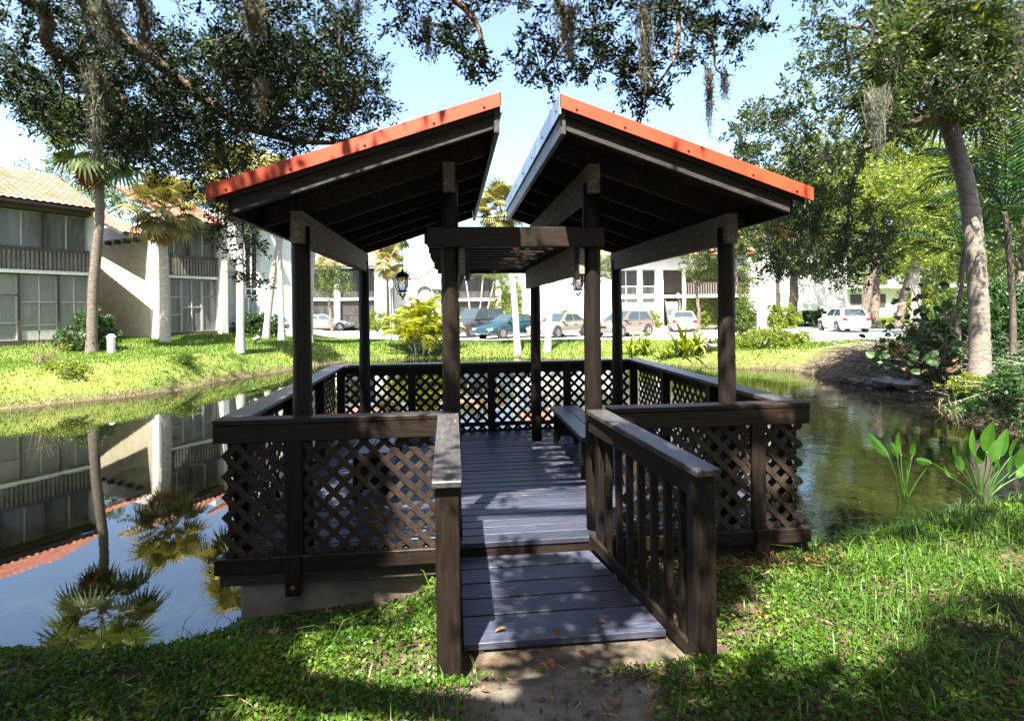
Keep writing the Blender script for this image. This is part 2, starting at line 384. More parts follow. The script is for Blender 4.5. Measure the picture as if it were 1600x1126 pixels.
def axis_steps(fine0, fine1, st, mid0, mid1, st2, far):
    a = list(np.arange(fine0, fine1, st))
    b = list(np.arange(fine1, mid1, st2)); c = list(np.arange(mid0, fine0, st2))
    q, s = [], st2
    v = mid1
    while v < far: q.append(v); s *= 1.25; v += s
    q.append(far)
    l, s = [], st2; v = mid0 - st2
    while v > -far: l.append(v); s *= 1.25; v -= s
    l.append(-far)
    return np.array(sorted(l) + c + a + b + q)
gx = axis_steps(-6.5, 8.5, 0.11, -24, 24, 0.45, 420.0)
gy = axis_steps(-3.2, 4.0, 0.11, -3.6, 44, 0.45, 420.0)
XX, YY = np.meshgrid(gx, gy); ZZ = ground(XX, YY)
nx_, ny_ = len(gx), len(gy)
GV = np.stack([XX.ravel(), YY.ravel(), ZZ.ravel()], 1)
ii = (np.arange(ny_ - 1)[:, None] * nx_ + np.arange(nx_ - 1)[None]).ravel()
GF = np.stack([ii, ii + 1, ii + 1 + nx_, ii + nx_], 1)

gm, nt, b = new_mat('soil_and_lawn')
def attr(nt, nm):
    a = nt.nodes.new('ShaderNodeAttribute'); a.attribute_name = nm; return a.outputs['Fac']
v = coords(nt)
n1 = N(nt, 'ShaderNodeTexNoise', Scale=9.0, Detail=9, Roughness=0.7); nt.links.new(v, n1.inputs['Vector'])
n2 = N(nt, 'ShaderNodeTexNoise', Scale=0.55, Detail=5, Roughness=0.6); nt.links.new(v, n2.inputs['Vector'])
soil = ramp(nt, [(0.3, (0.022, 0.016, 0.011)), (0.55, (0.075, 0.054, 0.036)), (0.75, (0.16, 0.12, 0.085))]); nt.links.new(n1.outputs['Fac'], soil.inputs['Fac'])
sand = ramp(nt, [(0.3, (0.07, 0.06, 0.048)), (0.7, (0.20, 0.178, 0.145))]); nt.links.new(n1.outputs['Fac'], sand.inputs['Fac'])
lawn = ramp(nt, [(0.3, (0.055, 0.095, 0.016)), (0.55, (0.12, 0.155, 0.03)), (0.75, (0.22, 0.21, 0.07))]); nt.links.new(n2.outputs['Fac'], lawn.inputs['Fac'])
m1 = N(nt, 'ShaderNodeMix', data_type='RGBA'); nt.links.new(attr(nt, 'lawn'), m1.inputs[0]); nt.links.new(soil.outputs[0], m1.inputs[6]); nt.links.new(lawn.outputs[0], m1.inputs[7])
m2 = N(nt, 'ShaderNodeMix', data_type='RGBA'); nt.links.new(attr(nt, 'sand'), m2.inputs[0]); nt.links.new(m1.outputs[2], m2.inputs[6]); nt.links.new(sand.outputs[0], m2.inputs[7])
nt.links.new(m2.outputs[2], b.inputs['Base Color']); b.inputs['Roughness'].default_value = 0.95; b.inputs['Specular IOR Level'].default_value = 0.15
bp = N(nt, 'ShaderNodeBump', Strength=0.7, Distance=0.03); nt.links.new(n1.outputs['Fac'], bp.inputs['Height']); nt.links.new(bp.outputs[0], b.inputs['Normal'])
gme = np_mesh('ground', GV, GF, gm, smooth=True)
SD = pond_dist(GV[:, 0], GV[:, 1]); cx_, cd_ = _camxy(GV[:, 0], GV[:, 1])
lawn_w = smooth(10.5, 12.5, cd_) * smooth(-0.02, 0.35, SD) * (1 - smooth(2, 5, cx_) * (1 - smooth(19, 23, cd_ + 0.35 * (cx_ - 9) * (cx_ > 9))))
PATH_C = at(885, 1100, 2.45)
def sand_w(x, y):
    dx = x - PATH_C.x - 0.02; dy = y - PATH_C.y
    e = np.hypot(dx / 0.38, dy / 0.42) + 0.25 * wob(x, y, 7.0)
    near = 1 - smooth(0.7, 1.15, e)
    rampfoot = (1 - smooth(0.1, 0.5, np.hypot((x - 0.25) / 1.3, (y + 1.25)) + 0.2 * wob(x, y, 8.0, 1.0))) * 0.55
    return np.maximum(near, rampfoot)
for nm, w in (('lawn', lawn_w), ('sand', sand_w(GV[:, 0], GV[:, 1]))):
    a_ = gme.attributes.new(nm, 'FLOAT', 'POINT'); a_.data.foreach_set('value', np.ascontiguousarray(w, dtype=np.float32))
g_o = link('ground', gme); tag(g_o, kind='structure')

wm, nt, b = new_mat('dark_pond_water')
v = coords(nt, True, (1, 1, 1))
b.inputs['Base Color'].default_value = (0.005, 0.0055, 0.0025, 1); b.inputs['Roughness'].default_value = 0.015
b.inputs['IOR'].default_value = 1.78; b.inputs['Specular IOR Level'].default_value = 1.0
n1 = N(nt, 'ShaderNodeTexNoise', Scale=1.6, Detail=3, Roughness=0.5); nt.links.new(v, n1.inputs['Vector'])
n2 = N(nt, 'ShaderNodeTexNoise', Scale=9.0, Detail=3, Roughness=0.55); nt.links.new(v, n2.inputs['Vector'])
# the breeze ruffles the pond on the right of the gazebo; the left lies still
sx = nt.nodes.new('ShaderNodeSeparateXYZ'); nt.links.new(v, sx.inputs[0])
mr = N(nt, 'ShaderNodeMapRange'); mr.inputs[1].default_value = 1.0; mr.inputs[2].default_value = 4.0; mr.inputs[3].default_value = 0.05; mr.inputs[4].default_value = 0.7
nt.links.new(sx.outputs['X'], mr.inputs[0])
ad = N(nt, 'ShaderNodeMath', operation='MULTIPLY_ADD'); ad.inputs[1].default_value = 0.30; nt.links.new(n2.outputs['Fac'], ad.inputs[0]); nt.links.new(n1.outputs['Fac'], ad.inputs[2])
bp = N(nt, 'ShaderNodeBump', Distance=0.008); nt.links.new(ad.outputs[0], bp.inputs['Height']); nt.links.new(mr.outputs[0], bp.inputs['Strength'])
nt.links.new(bp.outputs[0], b.inputs['Normal'])
wb = MB(); wb.quad([(-26, -8, 0), (24, -8, 0), (24, 30, 0), (-26, 30, 0)])
tag(wb.build('water', wm), kind='structure')

# ------------------------------------------------------------------ the parking lot beyond the lawn
lm = speckled('pale_concrete_paving', (0.36, 0.35, 0.33), (0.50, 0.49, 0.47), 0.8, 0.9, 0.1, 20)
LOT = [(-22, 46), (-13.5, 39), (-6.5, 33.2), (0, 31.6), (8.5, 30.2), (11.2, 27.2), (16.5, 26.2), (26, 26.8), (40, 30), (40, 40), (16, 41), (9.6, 44), (9.0, 52), (6.2, 52), (5.8, 44), (-12, 49), (-20, 51)]
lb = bmesh.new()
for x, d in LOT:
    p = C(x, d); lb.verts.new((p.x, p.y, 0.0))
bmesh.ops.triangulate(lb, faces=[lb.faces.new(lb.verts)])
bmesh.ops.subdivide_edges(lb, edges=lb.edges, cuts=6, use_grid_fill=True)
for v_ in lb.verts: v_.co.z = 0.535
lotme = bpy.data.meshes.new('parking_lot'); lb.to_mesh(lotme); lotme.materials.append(lm)
xs = np.array([v_.co[:] for v_ in lotme.vertices]); zz = np.maximum(ground(xs[:, 0], xs[:, 1]) + 0.03, 0.535); xs[:, 2] = zz
lotme.vertices.foreach_set('co', xs.astype(np.float32).ravel()); lotme.update()
tag(link('parking_lot', lotme), kind='structure')

# ------------------------------------------------------------------ the gazebo
W2, DEP, RH = 2.10, 3.79, 0.93
gaz = empty('gazebo', (0, 0, ZD), 0, 'dark brown timber gazebo with two lean-to roofs edged in orange metal, standing over the pond', 'gazebo')
def part(mb, name, mat, parent=gaz, bevel=0.004, **k): return mb.build(name, mat, parent, bevel=bevel, **k)
# deck boards
npl = 27; pw = DEP / npl
for i in range(npl):
    y0 = i * pw + 0.004; dz = random.uniform(-0.002, 0.002); tl = random.uniform(-0.002, 0.002)
    o = part(MB().box(-W2 + 0.06, W2 - 0.06, 0, pw - 0.018, -0.036, 0), 'deck_plank', M['deck'], loc=(0, y0, dz), rot=(0, tl, 0), bevel=0.0015)
for x in (-1.9, -0.65, 0.65, 1.9):
    part(MB().box(x - 0.025, x + 0.025, 0.03, DEP - 0.03, -0.20, -0.045), 'joist', M['dark_wood'], bevel=0)
nh = MB()
for i in range(npl):
    for x in (-1.9, -0.65, 0.65, 1.9):
        for q in (0.03, pw - 0.05):
            nh.lathe([(0.006, 0.0), (0.005, 0.0012)], 6, (x + random.uniform(-.012, .012), i * pw + q, 0.002))
nh.build('nail_heads', M['screw'], gaz)['kind'] = 'stuff'
# skirt boards round the deck edge
for x0, x1 in ((-W2 - 0.02, -0.62), (0.68, W2 + 0.02)):
    part(MB().box(x0, x1, -0.055, -0.010, -0.105, 0.0), 'skirt_board', M['wood_x'])
    part(MB().box(x0 + 0.02, x1, -0.008, 0.0, -0.2, -0.045), 'rim_board', M['dark_wood'], bevel=0)
part(MB().box(-0.615, 0.675, -0.002, 0.0, -0.16, -0.045), 'riser_board', M['wood_x'], bevel=0)
part(MB().box(-W2, W2, DEP + 0.01, DEP + 0.05, -0.105, 0.0), 'skirt_board', M['wood_x'])
for s in (-1, 1):
    a, bb = sorted((s * (W2 + 0.0), s * (W2 - 0.045)))
    part(MB().box(a, bb, -0.005, DEP + 0.005, -0.105, 0.0), 'skirt_board', M['wood_y'])
# piles under the deck
for x in (-1.62, 1.70, 0.0):
    for y in (1.9, 3.6):
        part(MB().tube([(x, y, -1.2), (x, y, -0.2)], 0.08, 10), 'pile', M['wood_z'], bevel=0)
for x, y in ((-1.6, -0.058), (1.72, -0.058)):
    q = part(MB().box(x - 0.05, x + 0.05, y - 0.045, y, -0.25, 0.02), 'rim_post_foot', M['wood_z'])
    MB().lathe([(0.0, -0.012), (0.017, -0.012), (0.017, 0.0), (0.008, 0.006), (0.0, 0.006)], 8).build('bolt', M['rust'], q, loc=(x, y - 0.046, -0.19), rot=(R(90), 0, 0))

SL_W, SL_P = 0.040, 0.139                     # slat width, spacing measured along the rail
def lattice(name, origin, ex, w, z0, z1, parent=gaz, thick=0.007, phase=0.0, batten=True):
    """crossed diagonal slats between z0 and z1 over a width w along ex"""
    ex = Vector(ex); nrm = Vector((ex.y, -ex.x, 0)); h = z1 - z0; og = Vector(origin)
    f = MB(); p0 = og + Vector((0, 0, z0 + 0.012)) - nrm * 0.018; f.bar(p0, p0 + ex * w, 0.016, 0.024)
    pan = f.build(name, M['wood_x'], parent)
    p0 = og + Vector((0, 0, z1 - 0.012)) - nrm * 0.018; MB().bar(p0, p0 + ex * w, 0.016, 0.024).build('batten', M['wood_x'], pan)
    for lay, sg in ((0, 1), (1, -1)):
        c = phase - h if sg > 0 else phase
        end = w if sg > 0 else w + h
        while c < end:
            # x = c + t (sg>0) or x = c - t, with t = z - z0 in 0..h
            if sg > 0: ta, tb = max(0, -c), min(h, w - c)
            else: ta, tb = max(0, c - w), min(h, c)
            if tb - ta > 0.03:
                xa, xb = (c + ta, c + tb) if sg > 0 else (c - ta, c - tb)
                off = nrm * (lay * (thick + 0.001) + random.uniform(0, 0.0008))
                pa = og + ex * xa + Vector((0, 0, z0 + ta)) + off; pb = og + ex * xb + Vector((0, 0, z0 + tb)) + off
                sl = MB(); dirv = (pb - pa).normalized(); sd = dirv.cross(nrm) * (SL_W / 2); t2 = nrm * (thick / 2)
                sl.hexa([pa - sd - t2, pa + sd - t2, pb + sd - t2, pb - sd - t2, pa - sd + t2, pa + sd + t2, pb + sd + t2, pb - sd + t2])
                sl.build('slat', M['slat'], pan)
            c += SL_P
    return pan
ZL0, ZL1 = 0.0, RH - 0.15
fx0 = -0.60; rx0 = 0.66
lattice('lattice_panel', (-W2 + 0.03, -0.002, 0), (1, 0, 0), 0.42, ZL0, ZL1 + .03)
lattice('lattice_panel', (-1.545, -0.002, 0), (1, 0, 0), 1.545 + fx0, ZL0, ZL1 + .03, phase=0.05)
lattice('lattice_panel', (rx0, -0.002, 0), (1, 0, 0), 1.66 - rx0, ZL0, ZL1 + .03, phase=0.03)
lattice('lattice_panel', (1.775, -0.002, 0), (1, 0, 0), 0.30, ZL0, ZL1 + .03, phase=0.06)
for s in (-1, 1):
    xw = s * (W2 - 0.052)
    for y0, y1 in ((0.03, 1.22), (1.32, 2.45), (2.55, 3.66)):
        if s > 0: lattice('lattice_panel', (xw, y0, 0), (0, 1, 0), y1 - y0, ZL0, ZL1 + .03)
        else: lattice('lattice_panel', (xw, y1, 0), (0, -1, 0), y1 - y0, ZL0, ZL1 + .03)
for x0, x1 in ((-1.93, -1.1), (-1.02, -0.04), (0.04, 1.0), (1.08, 1.93)):
    lattice('lattice_panel', (x1, DEP - 0.04, 0), (-1, 0, 0), x1 - x0, -0.0, ZL1 + .03)
# posts of the railing
for x in (-1.60, 1.72):
    part(MB().box(x - 0.052, x + 0.052, -0.052, -0.014, 0.002, ZL1 - 0.0), 'rail_post', M['wood_z'])
for x in (-1.98, -1.06, 0.0, 1.04, 1.98):
    part(MB().box(x - 0.05, x + 0.05, DEP - 0.13, DEP - 0.062, 0.002, RH - 0.04), 'rail_post', M['wood_z'])
for s in (-1, 1):
    for y in (0.10, 1.27, 2.50):
        a, bb = sorted((s * (W2 - 0.075), s * (W2 - 0.165))); part(MB().box(a, bb, y - 0.045, y + 0.045, 0.002, RH - 0.04), 'rail_post', M['wood_z'])
# top boards and flat caps of the railing
for x0, x1 in ((-W2 - 0.02, -0.535), (0.60, W2 + 0.02)):
    part(MB().box(x0, x1, -0.055, -0.014, RH - 0.155, RH - 0.036), 'rail_board', M['wood_x'])
    part(MB().box(x0, x1, -0.060, 0.085, RH - 0.033, RH), 'rail_cap', M['wood_x'])
for s in (-1, 1):
    a, bb = sorted((s * (W2 + 0.02), s * (W2 - 0.17))); part(MB().box(a, bb, 0.088, DEP - 0.10, RH - 0.033, RH), 'rail_cap', M['cap'])
    a, bb = sorted((s * (W2 - 0.002), s * (W2 - 0.040))); part(MB().box(a, bb, -0.010, DEP + 0.0, RH - 0.155, RH - 0.036), 'rail_board', M['wood_y'])
part(MB().box(-W2 - 0.02, W2 + 0.02, DEP - 0.097, DEP + 0.06, RH - 0.033, RH), 'rail_cap', M['cap'])
part(MB().box(-W2 + 0.05, W2 - 0.05, DEP - 0.02, DEP + 0.02, RH - 0.155, RH - 0.036), 'rail_board', M['wood_x'])
part(MB().box(-W2 + 0.2, W2 - 0.2, DEP - 0.060, DEP - 0.052, 0.06, 0.12), 'kick_board', M['wood_x'])
# lattice apron hanging below the deck
def apron(x0, x1):
    f = MB(); x = x0
    while x < x1 - 0.05:
        for sg, lay in ((1, 0), (-1, 1)):
            xa = x if sg > 0 else x + 0.11; pa = Vector((xa, 0.006 + lay * 0.009, -0.105)); pb = pa + Vector((sg * 0.055, 0, -0.058))
            dv = (pb - pa).normalized(); sd = dv.cross(Vector((0, -1, 0))) * 0.02; t2 = Vector((0, -0.0035, 0))
            f.hexa([pa - sd - t2, pa + sd - t2, pb + sd - t2, pb - sd - t2, pa - sd + t2, pa + sd + t2, pb + sd + t2, pb - sd + t2])
        x += SL_P
    o = f.build('apron_lattice', M['slat'], gaz); o['kind'] = 'stuff'
apron(-1.53, -0.62); apron(0.95, 2.02)
# round roof posts
PX, PI_, PA, PB_ = 1.585, 0.53, 0.16, 3.12
def post(x, y, top, r=0.066):
    k = 10; path = [(x + random.uniform(-.003, .003), y + random.uniform(-.003, .003), 0.001 + (top) * i / k) for i in range(k + 1)]
    part(MB().tube(path, [r * (1.03 - 0.06 * i / k) + random.uniform(-.001, .001) for i in range(k + 1)], 20), 'roof_post', M['wood_z'], bevel=0, smooth=True)
SLOPE = (3.03 - 2.43) / (1.96 - 0.20)
def roof_z(u): return 2.43 + (1.96 - abs(u)) * SLOPE     # top of the metal
for s in (-1, 1):
    for y in (PA, PB_):
        post(s * PX, y, 2.255); post(s * PI_, y, 2.585, 0.064)
    # beams that carry the rafters, running front to back
    for ux, hh in ((PX, 0.225), (PI_, 0.215)):
        zt = roof_z(ux) - 0.205
        part(MB().box(s * ux - 0.044, s * ux + 0.044, PA - 0.115, PB_ + 0.12, zt - hh, zt), 'roof_beam', M['beam'], bevel=0.006)
    UE = 1.96 if s < 0 else 1.89                      # the right eave is cut a little shorter
    # rafters follow the slope
    V0, V1 = -0.40, 3.38
    def pt(u, z, y): return (s * u, y, z)
    def sloped(u0, u1, off0, off1, y0, y1, name, mat, parent=gaz, bv=0.003):
        za, zb = roof_z(u0), roof_z(u1)
        b8 = [(s * u0, y0, za - off1), (s * u1, y0, zb - off1), (s * u1, y1, zb - off1), (s * u0, y1, za - off1),
              (s * u0, y0, za - off0), (s * u1, y0, zb - off0), (s * u1, y1, zb - off0), (s * u0, y1, za - off0)]
        if s < 0: b8 = [b8[1], b8[0], b8[3], b8[2], b8[5], b8[4], b8[7], b8[6]]
        return MB().hexa(b8).build(name, mat, parent, bevel=bv)
    for i, y in enumerate((-0.345, 0.26, 0.86, 1.46, 2.06, 2.66, 3.28)):
        sloped(0.24, UE - 0.10, 0.062, 0.20, y - 0.02, y + 0.02, 'rafter', M['grey_wood'] if i == 0 else M['dark_wood'])
    # sheathing boards run front to back on the rafters
    nb = 9
    for k in range(nb):
        u0 = 0.215 + (UE - 0.235) * k / nb; u1 = 0.215 + (UE - 0.235) * (k + 1) / nb - 0.006
        sloped(u0, u1, 0.030, 0.060, V0 + 0.03, V1 - 0.03, 'sheathing_board', M['dark_wood'], bv=0)
    # standing sheet of painted metal with low ribs
    sh = MB(); nrib = 14
    for k in range(nrib):
        y0 = V0 + (V1 - V0) * k / nrib; y1 = V0 + (V1 - V0) * (k + 1) / nrib
        for (ya, yb, lift) in ((y0, y1 - 0.05, 0.0), (y1 - 0.05, y1, 0.016)):
            za, zb = roof_z(0.2) - 0.004 + lift, roof_z(UE) - 0.004 + lift
            sh.hexa([pt(0.2, za - 0.012 - lift, ya), pt(UE, zb - 0.012 - lift, ya), pt(UE, zb - 0.012 - lift, yb), pt(0.2, za - 0.012 - lift, yb),
                     pt(0.2, za, ya), pt(UE, zb, ya), pt(UE, zb, yb), pt(0.2, za, yb)])
    sh.build('roof_sheet', M['orange'], gaz)
    for (ya, yb) in ((V0 - 0.016, V0 - 0.001), (V1 + 0.001, V1 + 0.016)):
        tr = sloped(0.19, UE + 0.04, -0.010, 0.082, ya, yb, 'edge_trim', M['orange'], bv=0.002)
        sloped(0.24, UE - 0.01, 0.066, 0.112, ya + 0.02 if ya < 0 else ya - 0.03, yb + 0.02 if ya < 0 else yb - 0.03, 'barge_board', M['wood_x'], bv=0)
        for u in (0.3, 0.62, 1.05, 1.5, UE - 0.08):
            z = roof_z(u) - 0.055; yy = ya - 0.001 if ya < 0 else yb + 0.001
            MB().lathe([(0.0, 0.0), (0.009, 0.0), (0.006, 0.005), (0.0, 0.005)], 6).build('screw', M['screw'], tr, loc=(s * u, yy, z), rot=(R(90) if ya < 0 else R(-90), 0, 0))
    # flashing and fascia along the high inner edge, drip edge along the eave
    a, bb = sorted((s * 0.186, s * 0.198)); zr = roof_z(0.19)
    fl = part(MB().box(a, bb, V0 - 0.016, V1 + 0.016, zr - 0.125, zr + 0.008), 'ridge_flashing', M['flash'], bevel=0.001)
    for k in range(7):
        y = V0 + 0.1 + k * 0.59
        MB().lathe([(0.0, 0.0), (0.010, 0.0), (0.006, 0.006), (0.0, 0.006)], 6).build('screw', M['screw'], fl, loc=(s * 0.186, y, zr - 0.07), rot=(0, R(-90) * s, 0))
    a, bb = sorted((s * 0.200, s * 0.236)); part(MB().box(a, bb, V0 + 0.02, V1 - 0.02, zr - 0.245, zr - 0.068), 'ridge_fascia', M['cap'])
    a, bb = sorted((s * (UE - 0.095), s * (UE - 0.06))); part(MB().box(a, bb, V0 + 0.06, V1 - 0.06, roof_z(UE - 0.08) - 0.205, roof_z(UE - 0.08) - 0.066), 'eave_fascia', M['wood_y'])
# thin tie rod between the two roofs at the back
part(MB().tube([(-0.2, 3.30, 2.83), (0.0, 3.31, 2.825), (0.2, 3.30, 2.83)], 0.008, 6), 'tie_rod', M['iron'], bevel=0)
# the low slatted arbour between the roofs
part(MB().box(-0.69, 0.60, PA - 0.115, PA - 0.072, 2.10, 2.245), 'arbour_header', M['wood_x'], bevel=0.006)
part(MB().box(-0.69, 0.60, PB_ + 0.072, PB_ + 0.11, 2.10, 2.245), 'arbour_header', M['wood_x'], bevel=0.006)
for s in (-1, 1):
    xb = s * (PI_ - 0.066 - 0.024)
    part(MB().box(xb - 0.022, xb + 0.022, PA - 0.068, PB_ + 0.068, 1.90, 2.135), 'arbour_beam', M['beam'], bevel=0.006)
    part(MB().box(s * 0.405 - 0.016, s * 0.405 + 0.016, PA - 0.069, PA - 0.03, 1.86, 2.098), 'hanger_block', M['wood_z'])
k = 0; y = PA + 0.02
while y < PB_:
    dx = random.uniform(-0.02, 0.02)
    part(MB().box(-0.70 + dx, 0.60 + dx, y, y + 0.05, 2.137, 2.225), 'arbour_slat', M['wood_x'], bevel=0.003); y += 0.235
part(MB().box(-0.20, -0.15, 2.2, 2.3, 2.227, 2.32), 'timber_stub', M['wood_z'])
# concrete footing the deck bears on
foot = MB(); zf = ZD
pts = [(-1.98, 0.02), (-0.66, 0.09), (-0.66, 0.42), (-1.98, 0.40)]
foot.hexa([(x, y, -0.75) for x, y in pts] + [(x, y, -0.205) for x, y in pts])
fo = foot.build('concrete_footing', M['concrete'], gaz, bevel=0.015)
foot2 = MB(); pts = [(0.9, 0.25), (2.0, 0.25), (2.0, 0.55), (0.9, 0.55)]
foot2.hexa([(x, y, -0.75) for x, y in pts] + [(x, y, -0.205) for x, y in pts]); foot2.build('concrete_footing', M['concrete'], gaz, bevel=0.015)

# ------------------------------------------------------------------ the entry ramp with its handrails
rmp = empty('entry_ramp', (0.1, -0.6, 0.55), 0, 'short boarded entry ramp with two handrails leading up to the gazebo deck', 'ramp')
def rp(mb, name, mat, bevel=0.004, **k):
    mb.v = [(x - 0.1, y + 0.6, z - 0.55) for x, y, z in mb.v]; return mb.build(name, mat, rmp, bevel=bevel, **k)
LX, RX0, RX1, YE = -0.50, 0.47, 0.69, -1.30            # left side, right side at deck and at the end, end
zr0, zr1 = 0.565, 0.535
ny = 5; widths = [0.19, 0.19, 0.185, 0.19, 0.27]; y = -0.045
for i, wq in enumerate(widths):
    y1 = y - wq + 0.018
    xr0 = RX0 + (RX1 - RX0) * (-y / -YE) * 1.0 - 0.03; xr1 = RX0 + (RX1 - RX0) * (y1 / YE) - 0.03
    za = zr0 + (zr1 - zr0) * (y / YE); zb = zr0 + (zr1 - zr0) * (y1 / YE)
    rp(MB().hexa([(LX + 0.02, y1, zb - 0.036), (xr1, y1, zb - 0.036), (xr0, y, za - 0.036), (LX + 0.02, y, za - 0.036), (LX + 0.02, y1, zb), (xr1, y1, zb), (xr0, y, za), (LX + 0.02, y, za)]),
       'ramp_plank', M['deck'], bevel=0.0015)
    y -= wq
for xa, xb in ((LX + 0.1, LX + 0.1), (RX0 - 0.15, RX1 - 0.15)):
    rp(MB().bar((xa, -0.05, 0.47), (xb, -1.05, 0.45), 0.05, 0.09), 'stringer', M['dark_wood'], bevel=0)
ZC0, ZC1 = ZD + 0.935, ZD + 0.845                         # cap height at the gazebo and at the end
for s, (x0, x1) in ((-1, (LX - 0.055, LX - 0.055)), (1, (RX0 + 0.015, RX1 + 0.035))):
    ps = (Vector((x0, -0.10, 0)), Vector((x1, YE, 0)))
    rp(MB().box(x1 - 0.058, x1 + 0.058, YE - 0.02, YE + 0.078, 0.40, ZC1 - 0.036), 'end_post', M['wood_z'], bevel=0.006)
    rp(MB().bar((x0, -0.062, ZC0 - 0.016), (x1 + (x1 - x0) * 0.04, YE - 0.05, ZC1 - 0.016), 0.142, 0.034), 'cap_rail', M['cap'], bevel=0.005)
    xi = -s * 0.0
    rp(MB().bar((x0 - s * 0.035, -0.07, ZC0 - 0.096), (x1 - s * 0.035, YE + 0.080, ZC1 - 0.096), 0.034, 0.118), 'rail_board', M['wood_y'])
    rp(MB().bar((x0 - s * 0.045, -0.08, 0.66), (x1 - s * 0.045, YE + 0.085, 0.53), 0.03, 0.075), 'bottom_rail', M['wood_y'])
    nbal = 8
    for k in range(nbal):
        t = (k + 0.35) / nbal * 0.93; xx = x0 + (x1 - x0) * t; yy = -0.08 + (YE + 0.08) * t
        zc = ZC0 + (ZC1 - ZC0) * t
        wq = 0.05 if k == 0 and s > 0 else 0.021
        rp(MB().box(xx - 0.020, xx + 0.020, yy - wq, yy + wq, 0.48, zc - 0.038), 'baluster', M['wood_z'], bevel=0.002)
    if s > 0:
        rp(MB().prism([(0, 0), (0, 0.22), (0.04, 0.22)], -0.015, 0.015), 'knee_brace', M['wood_z']).location = (x0 - 0.1 + 0.1, -0.17, 1.15)

# ------------------------------------------------------------------ two benches on the deck
def bench(x0, x1, y0, y1, label):
    t = empty('bench', ((x0 + x1) / 2, (y0 + y1) / 2, ZD + 0.003), 0, label, 'bench', 'benches inside the gazebo')
    w, l = x1 - x0, y1 - y0
    for k in range(2):
        a = -w / 2 + k * w / 2 + 0.004
        MB().box(a, a + w / 2 - 0.008, -l / 2, l / 2, 0.39, 0.43).build('seat_plank', M['cap'], t, bevel=0.005)
    for yy in (-l / 2 + 0.12, l / 2 - 0.12):
        prof = [(-w / 2 + 0.02, 0), (-w / 2 + 0.08, 0), (-w * 0.18, 0.09), (w * 0.18, 0.09), (w / 2 - 0.08, 0), (w / 2 - 0.02, 0), (w / 2 - 0.03, 0.388), (-w / 2 + 0.03, 0.388)]
        MB().prism(prof, yy - 0.02, yy + 0.02).build('bench_end', M['wood_z'], t, bevel=0.003)
    MB().box(-0.02, 0.02, -l / 2 + 0.142, l / 2 - 0.142, 0.2, 0.30).build('stretcher', M['wood_y'], t)
bench(0.68, 1.04, 1.25, 3.0, 'plain timber bench standing beside the right hand round post of the doorway')
bench(-1.42, -1.06, 0.95, 2.55, 'timber bench half hidden behind the front lattice left of the doorway')

# ------------------------------------------------------------------ the two hanging lanterns
glass_l, nt, b = new_mat('lantern_glass'); b.inputs['Base Color'].default_value = (0.45, 0.44, 0.40, 1); b.inputs['Roughness'].default_value = 0.25; b.inputs['Specular IOR Level'].default_value = 0.2; b.inputs['Transmission Weight'].default_value = 0.9; b.inputs['IOR'].default_value = 1.2
def lantern(x, y, z, top, label):
    t = empty('hanging_lantern', (x, y, ZD + z), 0, label, 'lantern', 'lanterns hanging under the gazebo roofs')
    MB().lathe([(0.0, 0.165), (0.012, 0.16), (0.018, 0.14), (0.05, 0.125), (0.075, 0.095), (0.085, 0.075), (0.0, 0.073)], 12).build('cap', M['iron'], t, smooth=False)
    MB().lathe([(0.045, -0.075), (0.068, -0.03), (0.072, 0.02), (0.066, 0.070)], 12).build('glass_globe', glass_l, t, smooth=True)
    MB().lathe([(0.0, -0.10), (0.05, -0.095), (0.055, -0.078), (0.0, -0.076)], 12).build('base_ring', M['iron'], t)
    cg = MB()
    for k in range(6):
        a = k * math.pi / 3; ca, sa = math.cos(a), math.sin(a)
        cg.tube([(0.082 * ca, 0.082 * sa, 0.076), (0.088 * ca, 0.088 * sa, 0.02), (0.08 * ca, 0.08 * sa, -0.04), (0.052 * ca, 0.052 * sa, -0.09), (0.062 * ca, 0.062 * sa, -0.115), (0.03 * ca, 0.03 * sa, -0.13), (0.0, 0.0, -0.165)], 0.0055, 5)
    cg.build('cage', M['iron'], t); MB().lathe([(0.0, -0.19), (0.008, -0.182), (0.010, -0.17), (0.0, -0.16)], 8).build('finial', M['iron'], t)
    ch = MB(); zz = 0.165; k = 0
    while zz < top - z - 0.01:
        d = (0.008, 0) if k % 2 else (0, 0.008)
        for sg in (-1, 1): ch.tube([(0, 0, zz), (sg * d[0], sg * d[1], zz + 0.008), (sg * d[0], sg * d[1], zz + 0.026), (0, 0, zz + 0.034)], 0.0028, 4)
        zz += 0.030; k += 1
    ch.build('chain', M['rust'], t)
lantern(-1.08, 2.66, 1.955, roof_z(1.08) - 0.20, 'black iron lantern on a rusty chain below the left hand roof')
lantern(0.98, 2.66, 1.955, roof_z(0.98) - 0.20, 'iron lantern mostly hidden behind the right hand doorway post')
# ------------------------------------------------------------------ buildings
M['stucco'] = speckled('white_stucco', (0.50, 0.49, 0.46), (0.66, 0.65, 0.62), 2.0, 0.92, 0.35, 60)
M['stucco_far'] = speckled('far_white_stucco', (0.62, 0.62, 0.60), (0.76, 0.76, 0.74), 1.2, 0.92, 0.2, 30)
M['beige'] = speckled('beige_rough_stucco', (0.36, 0.325, 0.225), (0.48, 0.435, 0.32), 2.5, 0.92, 0.5, 40)
M['bluewhite'] = speckled('cool_white_stucco', (0.52, 0.57, 0.57), (0.64, 0.68, 0.68), 2.0, 0.92, 0.3, 40)
M['trim_dark'] = speckled('dark_brown_trim', (0.035, 0.028, 0.023), (0.065, 0.052, 0.042), 6.0, 0.6, 0.2)
M['frame_grey'] = speckled('pale_window_frame', (0.33, 0.33, 0.30), (0.42, 0.42, 0.39), 6.0, 0.5, 0.05)
